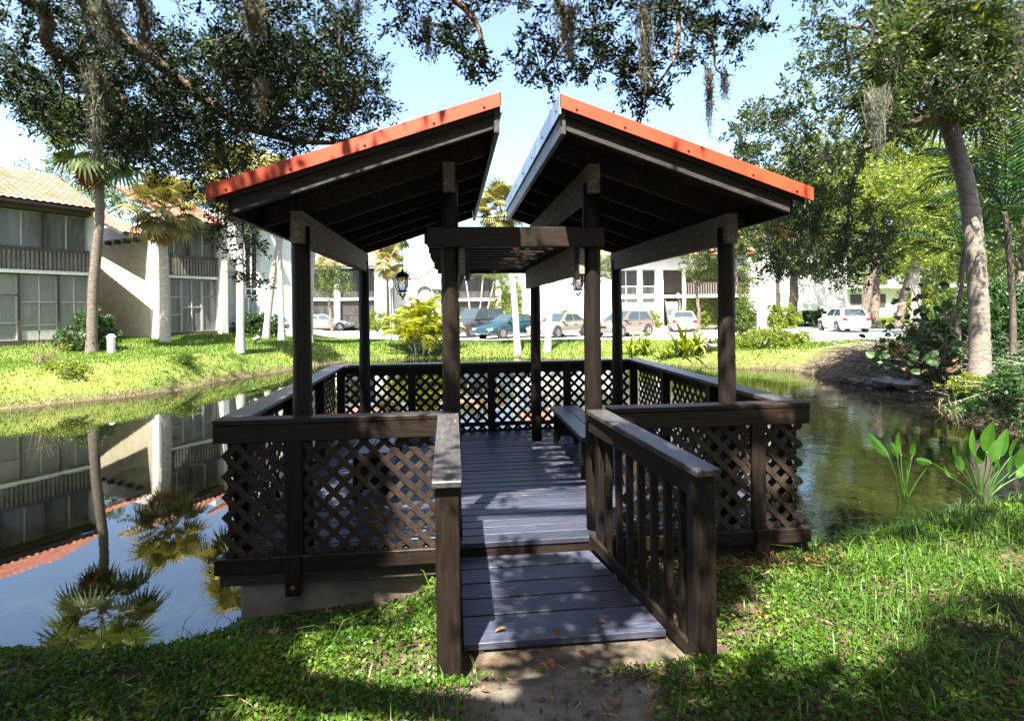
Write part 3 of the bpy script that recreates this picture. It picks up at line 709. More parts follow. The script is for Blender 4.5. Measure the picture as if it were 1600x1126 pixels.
M['white_paint'] = speckled('white_trim_paint', (0.70, 0.70, 0.68), (0.8, 0.8, 0.78), 4.0, 0.6, 0.05)
M['balu'] = speckled('weathered_baluster', (0.10, 0.09, 0.075), (0.19, 0.17, 0.145), 6.0, 0.8, 0.2, rand=0.2)
M['tile'] = speckled('terracotta_tile', (0.34, 0.105, 0.064), (0.50, 0.225, 0.155), 2.2, 0.85, 0.2, 12)
M['redmetal'] = speckled('red_metal_roof', (0.30, 0.030, 0.035), (0.40, 0.05, 0.05), 3.0, 0.5, 0.03)
def pane_mat(name, c0, c1, rough=0.12, curtain=True):
    m, nt, b = new_mat(name)
    v = coords(nt, True, (1, 1, 0.18)); oi = nt.nodes.new('ShaderNodeObjectInfo'); ml = N(nt, 'ShaderNodeMath', operation='MULTIPLY'); ml.inputs[1].default_value = 41.0
    nt.links.new(oi.outputs['Random'], ml.inputs[0]); ad = N(nt, 'ShaderNodeVectorMath', operation='ADD'); nt.links.new(v, ad.inputs[0]); nt.links.new(ml.outputs[0], ad.inputs[1])
    n = N(nt, 'ShaderNodeTexNoise', Scale=3.5, Detail=5, Distortion=0.8); nt.links.new(ad.outputs[0], n.inputs['Vector'])
    rp = ramp(nt, [(0.35, c0), (0.68, c1)]); nt.links.new(n.outputs['Fac'], rp.inputs['Fac']); nt.links.new(rp.outputs[0], b.inputs['Base Color'])
    b.inputs['Roughness'].default_value = rough; b.inputs['Specular IOR Level'].default_value = 0.5; return m
M['pane_up'] = pane_mat('curtained_glass', (0.075, 0.08, 0.078), (0.15, 0.155, 0.15), 0.16)
M['pane_screen'] = pane_mat('insect_screen', (0.16, 0.16, 0.145), (0.22, 0.22, 0.20), 0.55)
M['pane_dark'] = pane_mat('dark_porch_screen', (0.022, 0.021, 0.02), (0.06, 0.058, 0.055), 0.35)
M['pane_blue'] = pane_mat('pale_glass', (0.14, 0.17, 0.18), (0.24, 0.28, 0.29), 0.15)

E_DIR = Vector((0.461, 0.887))                                  # the left block runs away to the right like this (right, forward)
FAC_ANG = None
def bld(name, x, d, dirx, dird, label, cat='building', z=None, group=None):
    """an Empty whose local x runs along the facade, y goes into the building"""
    p = C(x, d); q = C(x + dirx, d + dird); a = math.atan2(q.y - p.y, q.x - p.x)
    p.z = gz1(p.x, p.y) if z is None else z
    return empty(name, p, a, label, cat, group)
def wbox(b, x0, x1, y0, y1, z0, z1, name, mat, bevel=0.0):
    return MB().box(x0, x1, y0, y1, z0, z1).build(name, mat, b, bevel=bevel)
def window(b, x0, x1, z0, z1, nx, nz, y=0.0, pane='pane_up', frame='frame_grey', fw=0.035, name='window', xs=None, zs=None):
    f = MB(); xs = xs or [x0 + (x1 - x0) * i / nx for i in range(nx + 1)]; zs = zs or [z0 + (z1 - z0) * i / nz for i in range(nz + 1)]
    for x in xs: f.box(x - fw / 2, x + fw / 2, y - 0.03, y + 0.03, z0, z1)
    for i in range(len(xs) - 1):
        for z in zs: f.box(xs[i] + fw / 2, xs[i + 1] - fw / 2, y - 0.028, y + 0.028, max(z0, z - fw / 2), min(z1, z + fw / 2))
    o = f.build(name, M[frame], b)
    for i in range(len(xs) - 1):
        for j in range(len(zs) - 1):
            MB().box(xs[i] + fw / 2, xs[i + 1] - fw / 2, y + 0.006, y + 0.014, zs[j] + fw / 2, zs[j + 1] - fw / 2).build('pane', M[pane], o)
    return o
_tile_cache = {}
def tile_roof(b, x0, x1, ye, ze, yr, zr, name='roof', mat='tile', pitch=0.24, rows=None):
    """barrel tiles: rows step down the slope, columns roll across it"""
    L = math.hypot(yr - ye, zr - ze); rows = rows or max(3, int(L / 0.36)); ncol = int((x1 - x0) / pitch) * 6 + 1
    xs = np.linspace(x0, x1, ncol); roll = 0.045 * np.abs(np.sin((xs - x0) * math.pi / pitch))
    V = []; ny, nz = -(zr - ze) / L, (yr - ye) / L
    for r in range(rows):
        for e, lift in ((0.0, 0.05), (1.0, 0.012)):
            t = (r + e) / rows; y = ye + (yr - ye) * t; z = ze + (zr - ze) * t
            V.append(np.stack([xs, y + ny * (roll + lift), z + nz * (roll + lift)], 1))
    V = np.concatenate(V); nr = rows * 2
    i = (np.arange(nr - 1)[:, None] * ncol + np.arange(ncol - 1)[None]).ravel(); F = np.stack([i, i + 1, i + 1 + ncol, i + ncol], 1)
    o = link(name, np_mesh(name, V, F, M[mat]), b)
    ex = MB(); ex.hexa([(x0, ye, ze - 0.10), (x1, ye, ze - 0.10), (x1, yr, zr - 0.10), (x0, yr, zr - 0.10), (x0, ye, ze), (x1, ye, ze), (x1, yr, zr), (x0, yr, zr)])
    ex.build('roof_deck', M['trim_dark'], b)
    return o
def balustrade(b, x0, x1, z0, z1, y, step=0.14, top=True):
    MB().box(x0, x1, y - 0.06, y + 0.06, z1 - 0.09, z1 + 0.06).build('balcony_rail', M['trim_dark'], b)
    MB().box(x0, x1, y - 0.03, y + 0.03, z0 + 0.02, z0 + 0.09).build('balcony_rail', M['trim_dark'], b)
    me = MB().box(-0.045, 0.045, -0.02, 0.02, 0, z1 - z0 - 0.10).mesh('balcony_slat', M['balu'])
    n = int((x1 - x0) / step)
    for i in range(n): link('balcony_slat', me, b, loc=(x0 + (i + 0.5) * (x1 - x0) / n, y - 0.055, z0 + 0.005))

# left block: the near unit, whose right end shows
A = bld('apartment_building', -17.0, 23.4, E_DIR.x, E_DIR.y, 'two storey apartment block with slatted balcony and screened porch at the far left')
wbox(A, -9, -0.16, 0.30, 8, -0.5, 5.15, 'wall', M['stucco'])
wbox(A, -0.155, 0.0, -0.10, 8, -0.5, 5.35, 'end_wall', M['stucco'])
wbox(A, -9, -0.158, -0.25, 0.29, 5.06, 5.28, 'fascia_board', M['trim_dark'])
wbox(A, -9, -0.158, -0.06, 0.29, 2.69, 2.82, 'floor_band', M['white_paint'])
wbox(A, -9, -0.158, 0.0, 0.29, -0.5, 0.16, 'plinth', M['trim_dark'])
xs = [-9, -7.6, -6.1, -5.35, -4.6, -3.85, -3.1, -2.36, -1.62, -0.9, -0.19]
window(A, -9, -0.19, 3.35, 5.02, 0, 1, 0.12, xs=xs, zs=[3.35, 5.02], fw=0.05)
for x in (-3.1, -1.62, -4.6): wbox(A, x - 0.06, x + 0.06, 0.02, 0.085, 2.84, 5.05, 'mullion_post', M['trim_dark'])
balustrade(A, -6.0, -0.17, 2.84, 3.62, -0.02)
window(A, -1.15, -0.17, 0.55, 2.62, 2, 2, 0.10, pane='pane_screen', fw=0.04, zs=[0.17, 0.62, 1.62, 2.62], name='porch_screen')
window(A, -2.4, -1.25, 0.55, 2.62, 2, 3, 0.10, pane='pane_screen', fw=0.04, zs=[0.17, 0.75, 1.62, 2.62], name='porch_screen')
window(A, -3.5, -2.52, 0.2, 1.85, 1, 1, 0.10, pane='pane_screen', zs=[0.2, 0.85, 1.85], name='screen_door', fw=0.05)
window(A, -3.5, -2.52, 1.9, 2.62, 1, 1, 0.10, pane='pane_screen', name='porch_screen', fw=0.03)
window(A, -6.0, -3.6, 0.2, 2.62, 3, 3, 0.10, pane='pane_screen', name='porch_screen', fw=0.04)
for x in (-1.2, -2.46, -3.55): wbox(A, x - 0.045, x + 0.045, 0.02, 0.16, 0.17, 2.68, 'porch_post', M['trim_dark'])
tile_roof(A, -9.0, 0.10, -0.55, 5.30, 3.2, 7.15)
wbox(A, 0.001, 0.03, 0.4, 3.0, 5.36, 5.37, 'end_trim', M['white_paint'])
MB().hexa([(-9, 0.3, 5.16), (-0.02, 0.3, 5.16), (-0.02, 6.0, 5.16), (-9, 6.0, 5.16), (-9, 0.6, 5.5), (-0.02, 0.6, 5.5), (-0.02, 3.2, 6.9), (-9, 3.2, 6.9)]).build('gable_wall', M['stucco'], A)
# the covered gap beside it
wbox(A, 0.05, 2.55, 5.2, 5.4, -0.4, 4.6, 'passage_wall', M['trim_dark'])
MB().hexa([(0.04, 2.2, 4.55), (1.1, 2.2, 4.55), (1.1, 4.4, 5.9), (0.04, 4.4, 5.9), (0.04, 2.2, 4.65), (1.1, 2.2, 4.65), (1.1, 4.4, 6.0), (0.04, 4.4, 6.0)]).build('passage_roof', M['redmetal'], A)

# the second unit, standing a little forward, with thick white fins
tB = 2.14 * 1.127
B = bld('apartment_building', -17.0 + E_DIR.x * tB, 23.4 + E_DIR.y * tB, E_DIR.x, E_DIR.y, 'apartment unit with beige side wall between thick white fins, behind the golden cabbage palm', z=A.location.z + 0.05)
LB = 3.15
wbox(B, 0.02, LB - 0.2, 0.45, 7, -0.5, 5.15, 'wall', M['stucco'])
wbox(B, -0.02, 0.015, 0.20, 7, -0.5, 4.55, 'side_wall', M['beige'])
fin = MB(); fin.hexa([(-0.02, -0.32, -0.5), (0.30, -0.32, -0.5), (0.30, 0.19, -0.5), (-0.02, 0.19, -0.5), (-0.02, -0.32, 3.35), (0.30, -0.32, 3.35), (0.30, 0.19, 3.35), (-0.02, 0.19, 3.35)])
fin.hexa([(-0.02, -0.32, 3.352), (0.30, -0.32, 3.352), (0.30, 0.19, 3.352), (-0.02, 0.19, 3.352), (-0.02, -0.20, 4.0), (0.30, -0.20, 4.0), (0.30, 0.66, 4.0), (-0.02, 0.66, 4.0)])
fin.hexa([(-0.02, -0.20, 4.002), (0.30, -0.20, 4.002), (0.30, 0.66, 4.002), (-0.02, 0.66, 4.002), (-0.02, -0.20, 5.5), (0.30, -0.20, 5.5), (0.30, 0.66, 5.5), (-0.02, 0.66, 5.5)])
fin.build('fin_wall', M['stucco'], B)
wbox(B, LB - 0.02, LB + 0.3, -0.3, 7, -0.5, 5.5, 'fin_wall', M['stucco'])
for k in range(5): wbox(B, -0.30, -0.05, 0.9 + k * 0.75, 1.0 + k * 0.75, 4.28, 4.48, 'bracket', M['trim_dark'])
tile_roof(B, -1.1, -0.03, 0.30, 4.55, 4.2, 6.0)
wbox(B, 0.31, LB - 0.03, -0.25, 0.44, 5.06, 5.26, 'fascia_board', M['trim_dark'])
wbox(B, 0.31, LB - 0.03, -0.02, 0.44, 2.69, 2.82, 'floor_band', M['white_paint'])
window(B, 0.33, LB - 0.05, 3.35, 5.03, 4, 1, 0.15, pane='pane_up', fw=0.05)
wbox(B, LB / 2 + 0.1, LB / 2 + 0.22, 0.04, 0.11, 2.84, 5.05, 'mullion_post', M['trim_dark'])
balustrade(B, 0.32, LB - 0.04, 2.84, 3.70, 0.0)
window(B, 0.33, 1.3, 0.2, 2.62, 2, 3, 0.12, pane='pane_up', fw=0.04, name='porch_screen')
window(B, 1.36, 2.32, 0.2, 2.62, 2, 2, 0.12, pane='pane_up', fw=0.04, name='porch_screen', zs=[0.2, 1.35, 2.62])
window(B, 2.38, LB - 0.05, 0.2, 1.85, 1, 1, 0.12, pane='pane_up', fw=0.05, name='screen_door')
window(B, 2.38, LB - 0.05, 1.9, 2.62, 1, 1, 0.12, pane='pane_up', fw=0.03, name='porch_screen')
wbox(B, 0.31, LB - 0.03, 0.0, 0.44, -0.5, 0.17, 'plinth', M['trim_dark'])
tile_roof(B, 0.2, LB + 0.2, -0.5, 5.3, 3.4, 7.15)

# third unit: dark strip windows and a tall pale wall
tC = tB + 4.55
Cb = bld('apartment_building', -17.0 + E_DIR.x * tC, 23.4 + E_DIR.y * tC, E_DIR.x * 1.0, E_DIR.y, 'apartment unit with a tall plain pale wall and dark strip window, behind the leaning trunks', z=A.location.z + 0.05)
wbox(Cb, -1.25, -0.12, 0.6, 7, -0.5, 6.2, 'wall', M['stucco'])
wbox(Cb, -0.11, 1.02, 0.30, 7, -0.5, 6.0, 'recess_wall', M['bluewhite'])
window(Cb, -0.10, 1.0, 1.95, 5.2, 3, 2, 0.20, pane='pane_dark', frame='white_paint', fw=0.07, zs=[1.95, 2.3, 5.2])
window(Cb, -0.10, 1.0, 0.9, 1.85, 2, 1, 0.20, pane='pane_blue', frame='white_paint', fw=0.07)
wbox(Cb, 1.03, 3.6, 0.0, 7, -0.5, 6.2, 'wall', M['bluewhite'])
tile_roof(Cb, -0.4, 1.3, -0.4, 5.7, 2.6, 7.2)
tile_roof(Cb, 1.31, 3.7, -0.3, 6.25, 3.0, 7.7)

# dark-screened porch building behind the silver sedan
D = bld('apartment_building', -17.6, 50.5, 1, 0.06, 'apartment block of two dark screened storeys between white piers, behind the silver sedan', z=0.5)
wbox(D, 0, 6.6, 0.6, 6, -0.3, 5.5, 'wall', M['trim_dark'])
for x0, x1 in ((-0.5, -0.02), (2.05, 2.5), (5.55, 6.5)): wbox(D, x0, x1, -0.3, 0.59, -0.3, 5.55, 'pier', M['stucco_far'])
for x0, x1 in ((0.0, 2.0), (2.55, 5.5)):
    window(D, x0, x1, 0.2, 2.6, 2 if x1 < 3 else 3, 2, 0.2, pane='pane_dark', frame='trim_dark', fw=0.06, name='porch_screen')
    window(D, x0, x1, 2.95, 5.3, 2 if x1 < 3 else 3, 1, 0.2, pane='pane_dark', frame='trim_dark', fw=0.06, name='porch_screen')
    wbox(D, x0 - 0.01, x1 + 0.04, -0.05, 0.58, 2.65, 2.88, 'floor_band', M['white_paint'])
tile_roof(D, -1.0, 7.0, -0.9, 5.55, 3.0, 7.3, pitch=0.3)

# white building with the arched window
Eb = bld('white_building', -12.9, 55.0, 1, 0.02, 'white building with an arched window and pink cornice, behind the round bush and lantern', z=0.55)
def arch_wall(b, x0, x1, z0, z1, xc, r, zs, y0, y1, mat):
    n = 14; f = MB()
    f.box(x0, xc - r, y0, y1, z0, z1); f.box(xc + r, x1, y0, y1, z0, z1); f.box(xc - r, xc + r, y0, y1, z0, zs - 1.2)
    for i in range(n):
        a0 = math.pi - math.pi * i / n; a1 = math.pi - math.pi * (i + 1) / n
        xa, xb = xc + r * math.cos(a0), xc + r * math.cos(a1); za, zb = zs + r * math.sin(a0), zs + r * math.sin(a1)
        f.hexa([(xa, y0, za), (xb, y0, zb), (xb, y1, zb), (xa, y1, za), (xa, y0, z1), (xb, y0, z1), (xb, y1, z1), (xa, y1, z1)])
    return f.build('wall', mat, b)
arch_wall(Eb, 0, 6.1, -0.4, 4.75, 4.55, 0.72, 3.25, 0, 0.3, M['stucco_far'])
wbox(Eb, 3.8, 5.3, 0.2, 0.24, 1.95, 4.05, 'arched_pane', M['pane_screen'])
wbox(Eb, 3.8, 5.3, 0.10, 0.14, 2.5, 2.58, 'transom', M['white_paint'])
M['pink'] = speckled('faded_pink_cornice', (0.55, 0.22, 0.17), (0.66, 0.33, 0.27), 3.0, 0.8, 0.05)
MB().prism([(0, 4.75), (4.0, 4.75), (5.9, 6.0), (6.4, 6.0), (6.4, 6.16), (5.85, 6.16), (3.95, 4.92), (0, 4.92)], -0.14, 0.32).build('cornice', M['pink'], Eb)
MB().prism([(4.0, 4.751), (6.1, 4.751), (6.1, 5.98), (5.9, 5.98)], 0.0, 0.3).build('gable_wall', M['stucco_far'], Eb)
wbox(Eb, 0.0, 6.1, 0.31, 6, -0.4, 4.7, 'wall', M['stucco_far'])
tile_roof(Eb, 5.3, 7.2, -0.9, 3.55, 0.4, 4.2, pitch=0.3, rows=3)
for k in range(4): wbox(Eb, 5.45 + k * 0.5, 5.58 + k * 0.5, -0.8, 0.0, 3.30, 3.44, 'bracket', M['trim_dark'])

# porch block behind the clump palms
F_ = bld('apartment_building', -6.0, 54.0, 1, 0.02, 'apartment block with dark screened porch and white floor band, seen behind the feathery palms', z=0.55)
wbox(F_, 0, 5.0, 0.6, 6, -0.3, 5.4, 'wall', M['trim_dark'])
for x0, x1 in ((0.5, 1.0), (4.5, 5.0)): wbox(F_, x0, x1, -0.2, 0.59, -0.3, 5.4, 'pier', M['stucco_far'])
window(F_, 1.02, 4.48, 0.2, 2.4, 4, 2, 0.2, pane='pane_dark', frame='trim_dark', fw=0.06, name='porch_screen')
window(F_, 1.02, 4.48, 2.75, 5.2, 4, 1, 0.2, pane='pane_dark', frame='trim_dark', fw=0.06, name='porch_screen')
wbox(F_, 1.01, 4.49, -0.1, 0.58, 2.45, 2.7, 'floor_band', M['white_paint'])
tile_roof(F_, -0.3, 5.3, -0.9, 5.45, 2.6, 6.9, pitch=0.3)

# the long white building in the middle: blank wall, tall bays, stair and balcony
Gb = bld('white_building', 1.0, 51.5, 1, 0.0, 'long white building with tall window bays, outside stair and balcony beyond the parked cars', z=0.6)
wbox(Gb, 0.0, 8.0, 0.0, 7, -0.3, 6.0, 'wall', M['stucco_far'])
wbox(Gb, 8.01, 20.5, 1.6, 7, -0.3, 6.0, 'wall', M['trim_dark'])
for x0, x1 in ((8.02, 8.25), (10.35, 10.75), (11.95, 12.6)): wbox(Gb, x0, x1, 0.2, 1.59, -0.3, 5.0, 'pier', M['white_paint'])
MB().prism([(8.01, 5.01), (20.4, 5.01), (20.4, 5.5), (14.0, 7.2), (8.01, 6.2)], 0.0, 1.59).build('gable_wall', M['stucco_far'], Gb)
for x0, x1 in ((8.27, 10.33), (10.77, 11.93)):
    window(Gb, x0, x1, 2.75, 4.98, 1 if x1 - x0 < 1.5 else 2, 1, 0.5, pane='pane_dark', frame='white_paint', fw=0.07, zs=[2.75, 3.5, 4.98])
    wbox(Gb, x0 - 0.01, x1 + 0.01, 0.3, 1.58, 2.45, 2.72, 'floor_band', M['white_paint'])
    window(Gb, x0, x1, 0.2, 2.43, 1 if x1 - x0 < 1.5 else 2, 1, 0.5, pane='pane_blue', frame='white_paint', fw=0.07)
for k in range(11): wbox(Gb, 12.8, 14.0, 0.3 - 0.0 + k * 0.12 - 1.2, 0.55 + k * 0.12 - 1.2, 0.12 + k * 0.19, 0.18 + k * 0.19, 'stair_step', M['stucco_far'])
for x in (12.75, 14.05): MB().bar((x, -0.95, 0.1), (x, 0.3, 2.2), 0.07, 0.25).build('stair_stringer', M['trim_dark'], Gb)
wbox(Gb, 14.3, 14.55, 0.0, 0.25, -0.3, 5.0, 'porch_post', M['white_paint'])
wbox(Gb, 12.62, 20.4, 0.26, 1.58, 2.45, 2.70, 'balcony_floor', M['white_paint'])
balustrade(Gb, 14.56, 20.4, 2.72, 3.75, 0.32, step=0.22)
tile_roof(Gb, -0.3, 20.8, -0.9, 6.15, 3.0, 7.9, pitch=0.35)

# stuccoed block to the right, dappled with shade
Hb = bld('white_building', 22.6, 55.0, 1, 0.0, 'plain white stuccoed block in dappled shade, left of the white hatchback', z=0.8)
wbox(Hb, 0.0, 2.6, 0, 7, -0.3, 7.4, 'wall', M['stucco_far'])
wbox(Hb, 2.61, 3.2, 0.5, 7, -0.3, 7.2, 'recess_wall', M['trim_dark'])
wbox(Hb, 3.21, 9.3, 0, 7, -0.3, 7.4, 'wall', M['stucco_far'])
window(Hb, 2.64, 3.18, 1.4, 2.6, 1, 1, 0.4, pane='pane_dark', frame='trim_dark', fw=0.06)
window(Hb, 2.64, 3.18, 3.9, 5.2, 1, 1, 0.4, pane='pane_dark', frame='trim_dark', fw=0.06)
tile_roof(Hb, -0.4, 9.7, -0.7, 7.45, 3.2, 9.0, pitch=0.35)
# low pale green house far right
Ib = bld('pale_house', 37.2, 66.0, 1, 0.0, 'low pale green house with dark doorway, far behind the white hatchback', 'house', z=0.9)
M['pale_green'] = speckled('pale_green_render', (0.50, 0.60, 0.54), (0.62, 0.70, 0.64), 1.5, 0.9, 0.1)
wbox(Ib, 0, 1.0, -0.3, 4, -0.3, 7.0, 'wall', M['pale_green'])
wbox(Ib, 1.01, 14.0, 0, 5, -0.3, 3.1, 'wall', M['stucco_far'])
wbox(Ib, 1.0, 14.3, -1.0, 0.0, 3.15, 3.45, 'eave', M['white_paint'])
window(Ib, 1.6, 2.8, 1.3, 2.5, 1, 1, -0.04, pane='pane_dark', frame='trim_dark', fw=0.08)
wbox(Ib, 4.2, 5.6, -0.06, -0.005, 0, 2.5, 'door', M['trim_dark'])
window(Ib, 7.2, 9.4, 1.3, 2.5, 2, 1, -0.04, pane='pane_dark', frame='trim_dark', fw=0.08)
wbox(Ib, 3.0, 12, -3.0, -2.9, 0, 0.9, 'garden_wall', M['stucco_far'])

# ------------------------------------------------------------------ parked cars
M['tyre'] = plain('tyre_rubber', (0.02, 0.02, 0.02), 0.85)
M['rim'] = plain('alloy_rim', (0.22, 0.225, 0.23), 0.4, 0.8)
M['car_glass'] = plain('car_glass', (0.03, 0.045, 0.05), 0.05, 0.0, 0.8)
M['black_trim'] = plain('black_car_trim', (0.018, 0.018, 0.018), 0.5)
M['headlamp'] = plain('headlamp_lens', (0.62, 0.64, 0.66), 0.1, 0.2, 0.8)
M['taillamp'] = plain('taillamp_lens', (0.35, 0.012, 0.012), 0.15, 0, 0.7)
M['plate'] = plain('number_plate', (0.6, 0.6, 0.56), 0.5)
def car_paint(name, c, met=0.3):
    m, nt, b = new_mat(name); n = N(nt, 'ShaderNodeTexNoise', Scale=2.0, Detail=3); nt.links.new(coords(nt), n.inputs['Vector'])
    rp = ramp(nt, [(0.3, [x * 0.92 for x in c]), (0.7, c)]); nt.links.new(n.outputs['Fac'], rp.inputs['Fac']); nt.links.new(rp.outputs[0], b.inputs['Base Color'])
    b.inputs['Metallic'].default_value = met; b.inputs['Roughness'].default_value = 0.38; b.inputs['Coat Weight'].default_value = 0.8; b.inputs['Coat Roughness'].default_value = 0.06; return m
def car(x, d, heading, kind, paint, label, z=0.545):
    """heading in degrees: 0 faces right in the photograph, 90 faces away, -90 faces the camera"""
    p = C(x, d, z); t = empty('parked_car', p, R(heading) - YAW, label, 'car', 'cars parked beyond the pond')
    if kind == 'sedan':
        L, hw, belt, H = 4.6, 0.88, 0.90, 1.42
        prof = [(-2.30, 0.42, 0.66, 0.72), (-2.22, 0.26, 0.88, 0.80), (-1.75, 0.2, 0.98, 0.87), (-1.2, 0.2, 0.97, 0.88), (0.0, 0.2, 0.93, 0.88), (0.75, 0.2, 0.92, 0.88), (1.5, 0.2, 0.84, 0.87), (2.05, 0.22, 0.70, 0.82), (2.26, 0.3, 0.60, 0.70), (2.30, 0.4, 0.52, 0.62)]
        gh = [(-1.72, 0.95), (-0.95, H - 0.03), (0.15, H), (0.98, 0.90)]; wx = (-1.38, 1.42); r = 0.32
    elif kind == 'suv':
        L, hw, belt, H = 4.5, 0.91, 1.05, 1.76
        prof = [(-2.22, 0.45, 0.95, 0.80), (-2.15, 0.32, 1.08, 0.88), (-1.7, 0.3, 1.08, 0.91), (0.0, 0.3, 1.06, 0.91), (0.8, 0.3, 1.05, 0.91), (1.6, 0.3, 0.99, 0.90), (2.1, 0.33, 0.88, 0.84), (2.24, 0.42, 0.74, 0.74)]
        gh = [(-2.10, 1.08), (-1.85, H - 0.04), (0.25, H), (0.95, 1.05)]; wx = (-1.32, 1.36); r = 0.36
    else:
        L, hw, belt, H = 4.1, 0.87, 0.95, 1.53
        prof = [(-2.05, 0.42, 0.85, 0.76), (-1.98, 0.28, 0.98, 0.84), (-1.6, 0.22, 1.0, 0.87), (0.0, 0.22, 0.96, 0.87), (0.8, 0.22, 0.95, 0.87), (1.45, 0.22, 0.88, 0.86), (1.9, 0.25, 0.76, 0.80), (2.05, 0.38, 0.62, 0.68)]
        gh = [(-1.92, 0.99), (-1.5, H - 0.05), (0.1, H), (0.98, 0.94)]; wx = (-1.26, 1.28); r = 0.32
    bm_ = MB(); rings = []
    for (px, z0, z1, w) in prof:
        h = z1 - z0; base = len(bm_.v)
        for (fy, fz) in ((-0.90, 0.0), (-1.0, 0.22), (-1.0, 0.62), (-0.96, 0.86), (-0.84, 1.0), (0.0, 1.025), (0.84, 1.0), (0.96, 0.86), (1.0, 0.62), (1.0, 0.22), (0.90, 0.0)):
            bm_.v.append((px, fy * w, z0 + fz * h))
        rings.append(base)
    k = 11
    for a, b_ in zip(rings[:-1], rings[1:]):
        for i in range(k): bm_.f.append((a + i, b_ + i, b_ + (i + 1) % k, a + (i + 1) % k)); bm_.m.append(0)
    bm_.f.append(tuple(rings[0] + i for i in range(k))); bm_.m.append(0); bm_.f.append(tuple(rings[-1] + i for i in reversed(range(k)))); bm_.m.append(0)
    body = bm_.build('body', paint, t, smooth=True)
    # cabin
    (xr, zr), (xa, za), (xb, zb), (xf, zf) = gh; bw, tw = hw * 0.90, hw * 0.70
    def sec(x, z, w): return [(x, -w, z), (x, w, z)]
    ca = MB(); V4 = [sec(xr, zr, bw), sec(xa, za, tw), sec(xb, zb, tw), sec(xf, zf, bw)]
    ca.quad([V4[1][0], V4[2][0], V4[2][1], V4[1][1]]); ca.quad([V4[0][0], V4[1][0], V4[1][1], V4[0][1]][::-1]); ca.quad([V4[2][0], V4[3][0], V4[3][1], V4[2][1]])
    for s in (0, 1):
        q = [V4[0][s], V4[3][s], V4[2][s], V4[1][s]]; ca.quad(q if s == 0 else q[::-1])
    cab = ca.build('cabin', paint, t)
    bv = cab.modifiers.new('bevel', 'BEVEL'); bv.width = 0.05; bv.segments = 2
    def glass(name, q, inset, off):
        q = [Vector(a) for a in q]; c = sum(q, Vector()) / len(q); n = (q[1] - q[0]).cross(q[2] - q[0]).normalized()
        if n.dot(c - Vector((0, 0, 0.9))) < 0: n = -n
        q2 = [c + (a - c) * inset for a in q]; f = MB(); f.hexa([tuple(a + n * (off - 0.02)) for a in q2] + [tuple(a + n * off) for a in q2]); return f.build(name, M['car_glass'], t)
    glass('windscreen', [V4[3][0], V4[3][1], V4[2][1], V4[2][0]], 0.88, 0.012); glass('rear_window', [V4[0][1], V4[0][0], V4[1][0], V4[1][1]], 0.84, 0.012)
    for s in (0, 1):
        def ip(u, v_):   # u along, v up on the cabin side
            lo = Vector(V4[0][s]).lerp(Vector(V4[3][s]), u); hi = Vector(V4[1][s]).lerp(Vector(V4[2][s]), u); return lo.lerp(hi, v_)
        for u0, u1 in ((0.09, 0.46), (0.50, 0.90)) if kind != 'suv' else ((0.05, 0.26), (0.30, 0.58), (0.62, 0.91)):
            glass('side_window', [ip(u0, 0.12), ip(u1, 0.12), ip(u1, 0.88), ip(u0, 0.88)], 1.0, 0.012)
        sg = -1 if s == 0 else 1
        MB().box(xf - 0.32, xf - 0.14, sg * (bw + 0.02) - 0.02, sg * (bw + 0.16), belt + 0.02, belt + 0.14).build('wing_mirror', paint, t, bevel=0.02) if sg > 0 else MB().box(xf - 0.32, xf - 0.14, -(bw + 0.16), -(bw + 0.0), belt + 0.02, belt + 0.14).build('wing_mirror', paint, t, bevel=0.02)
        for w in wx:
            y = sg * (hw - 0.09)
            MB().lathe([(0.0, -0.02), (r + 0.07, -0.02), (r + 0.07, 0.115), (0.0, 0.115)], 20).build('wheel_arch', M['black_trim'], t, loc=(w, y, r + 0.02), rot=(R(-90 * sg), 0, 0))
            wh = MB().lathe([(0.0, -0.08), (r, -0.08), (r, 0.10), (r - 0.03, 0.13), (r * 0.62, 0.13), (0.0, 0.11)], 20).build('wheel', M['tyre'], t, loc=(w, y, r), rot=(R(-90 * sg), 0, 0))
            rm = MB(); rm.lathe([(0.0, 0.0), (0.05, 0.0), (0.05, 0.03), (0.0, 0.03)], 10)
            rm.lathe([(r * 0.56, -0.01), (r * 0.64, -0.01), (r * 0.64, 0.016), (r * 0.56, 0.016)], 20)
            for q in range(6):
                a = q * math.pi / 3; rm.bar((0.03 * math.cos(a), 0.03 * math.sin(a), 0.008), (r * 0.6 * math.cos(a), r * 0.6 * math.sin(a), 0.008), 0.06, 0.014)
            rm.build('rim', M['rim'], wh, loc=(0, 0, 0.131))
        zf_, zb_ = prof[-2][2], prof[1][2]
        fx, bx = prof[-2][0], prof[0][0]
        MB().box(fx - 0.22, fx + 0.035, sg * 0.62 - 0.17, sg * 0.62 + 0.15, zf_ - 0.12, zf_ + 0.01).build('headlight', M['headlamp'], t, bevel=0.03)
        MB().box(bx - 0.015, bx + 0.12, sg * 0.66 - 0.14, sg * 0.66 + 0.13, zb_ - 0.26, zb_ - 0.06).build('tail_light', M['taillamp'], t, bevel=0.02)
        for xd in (-0.45, 0.45): MB().box(xd - 0.09, xd + 0.09, sg * hw - 0.012, sg * hw + 0.018, belt - 0.17, belt - 0.14).build('door_handle', M['black_trim'], t)
    MB().box(prof[-1][0] - 0.06, prof[-1][0] + 0.02, -0.42, 0.42, prof[-2][2] - 0.20, prof[-2][2] - 0.10).build('grille', M['black_trim'], t)
    MB().box(prof[-1][0] - 0.10, prof[-1][0] + 0.07, -0.70, 0.70, 0.30, 0.48).build('front_bumper', paint, t, bevel=0.05)
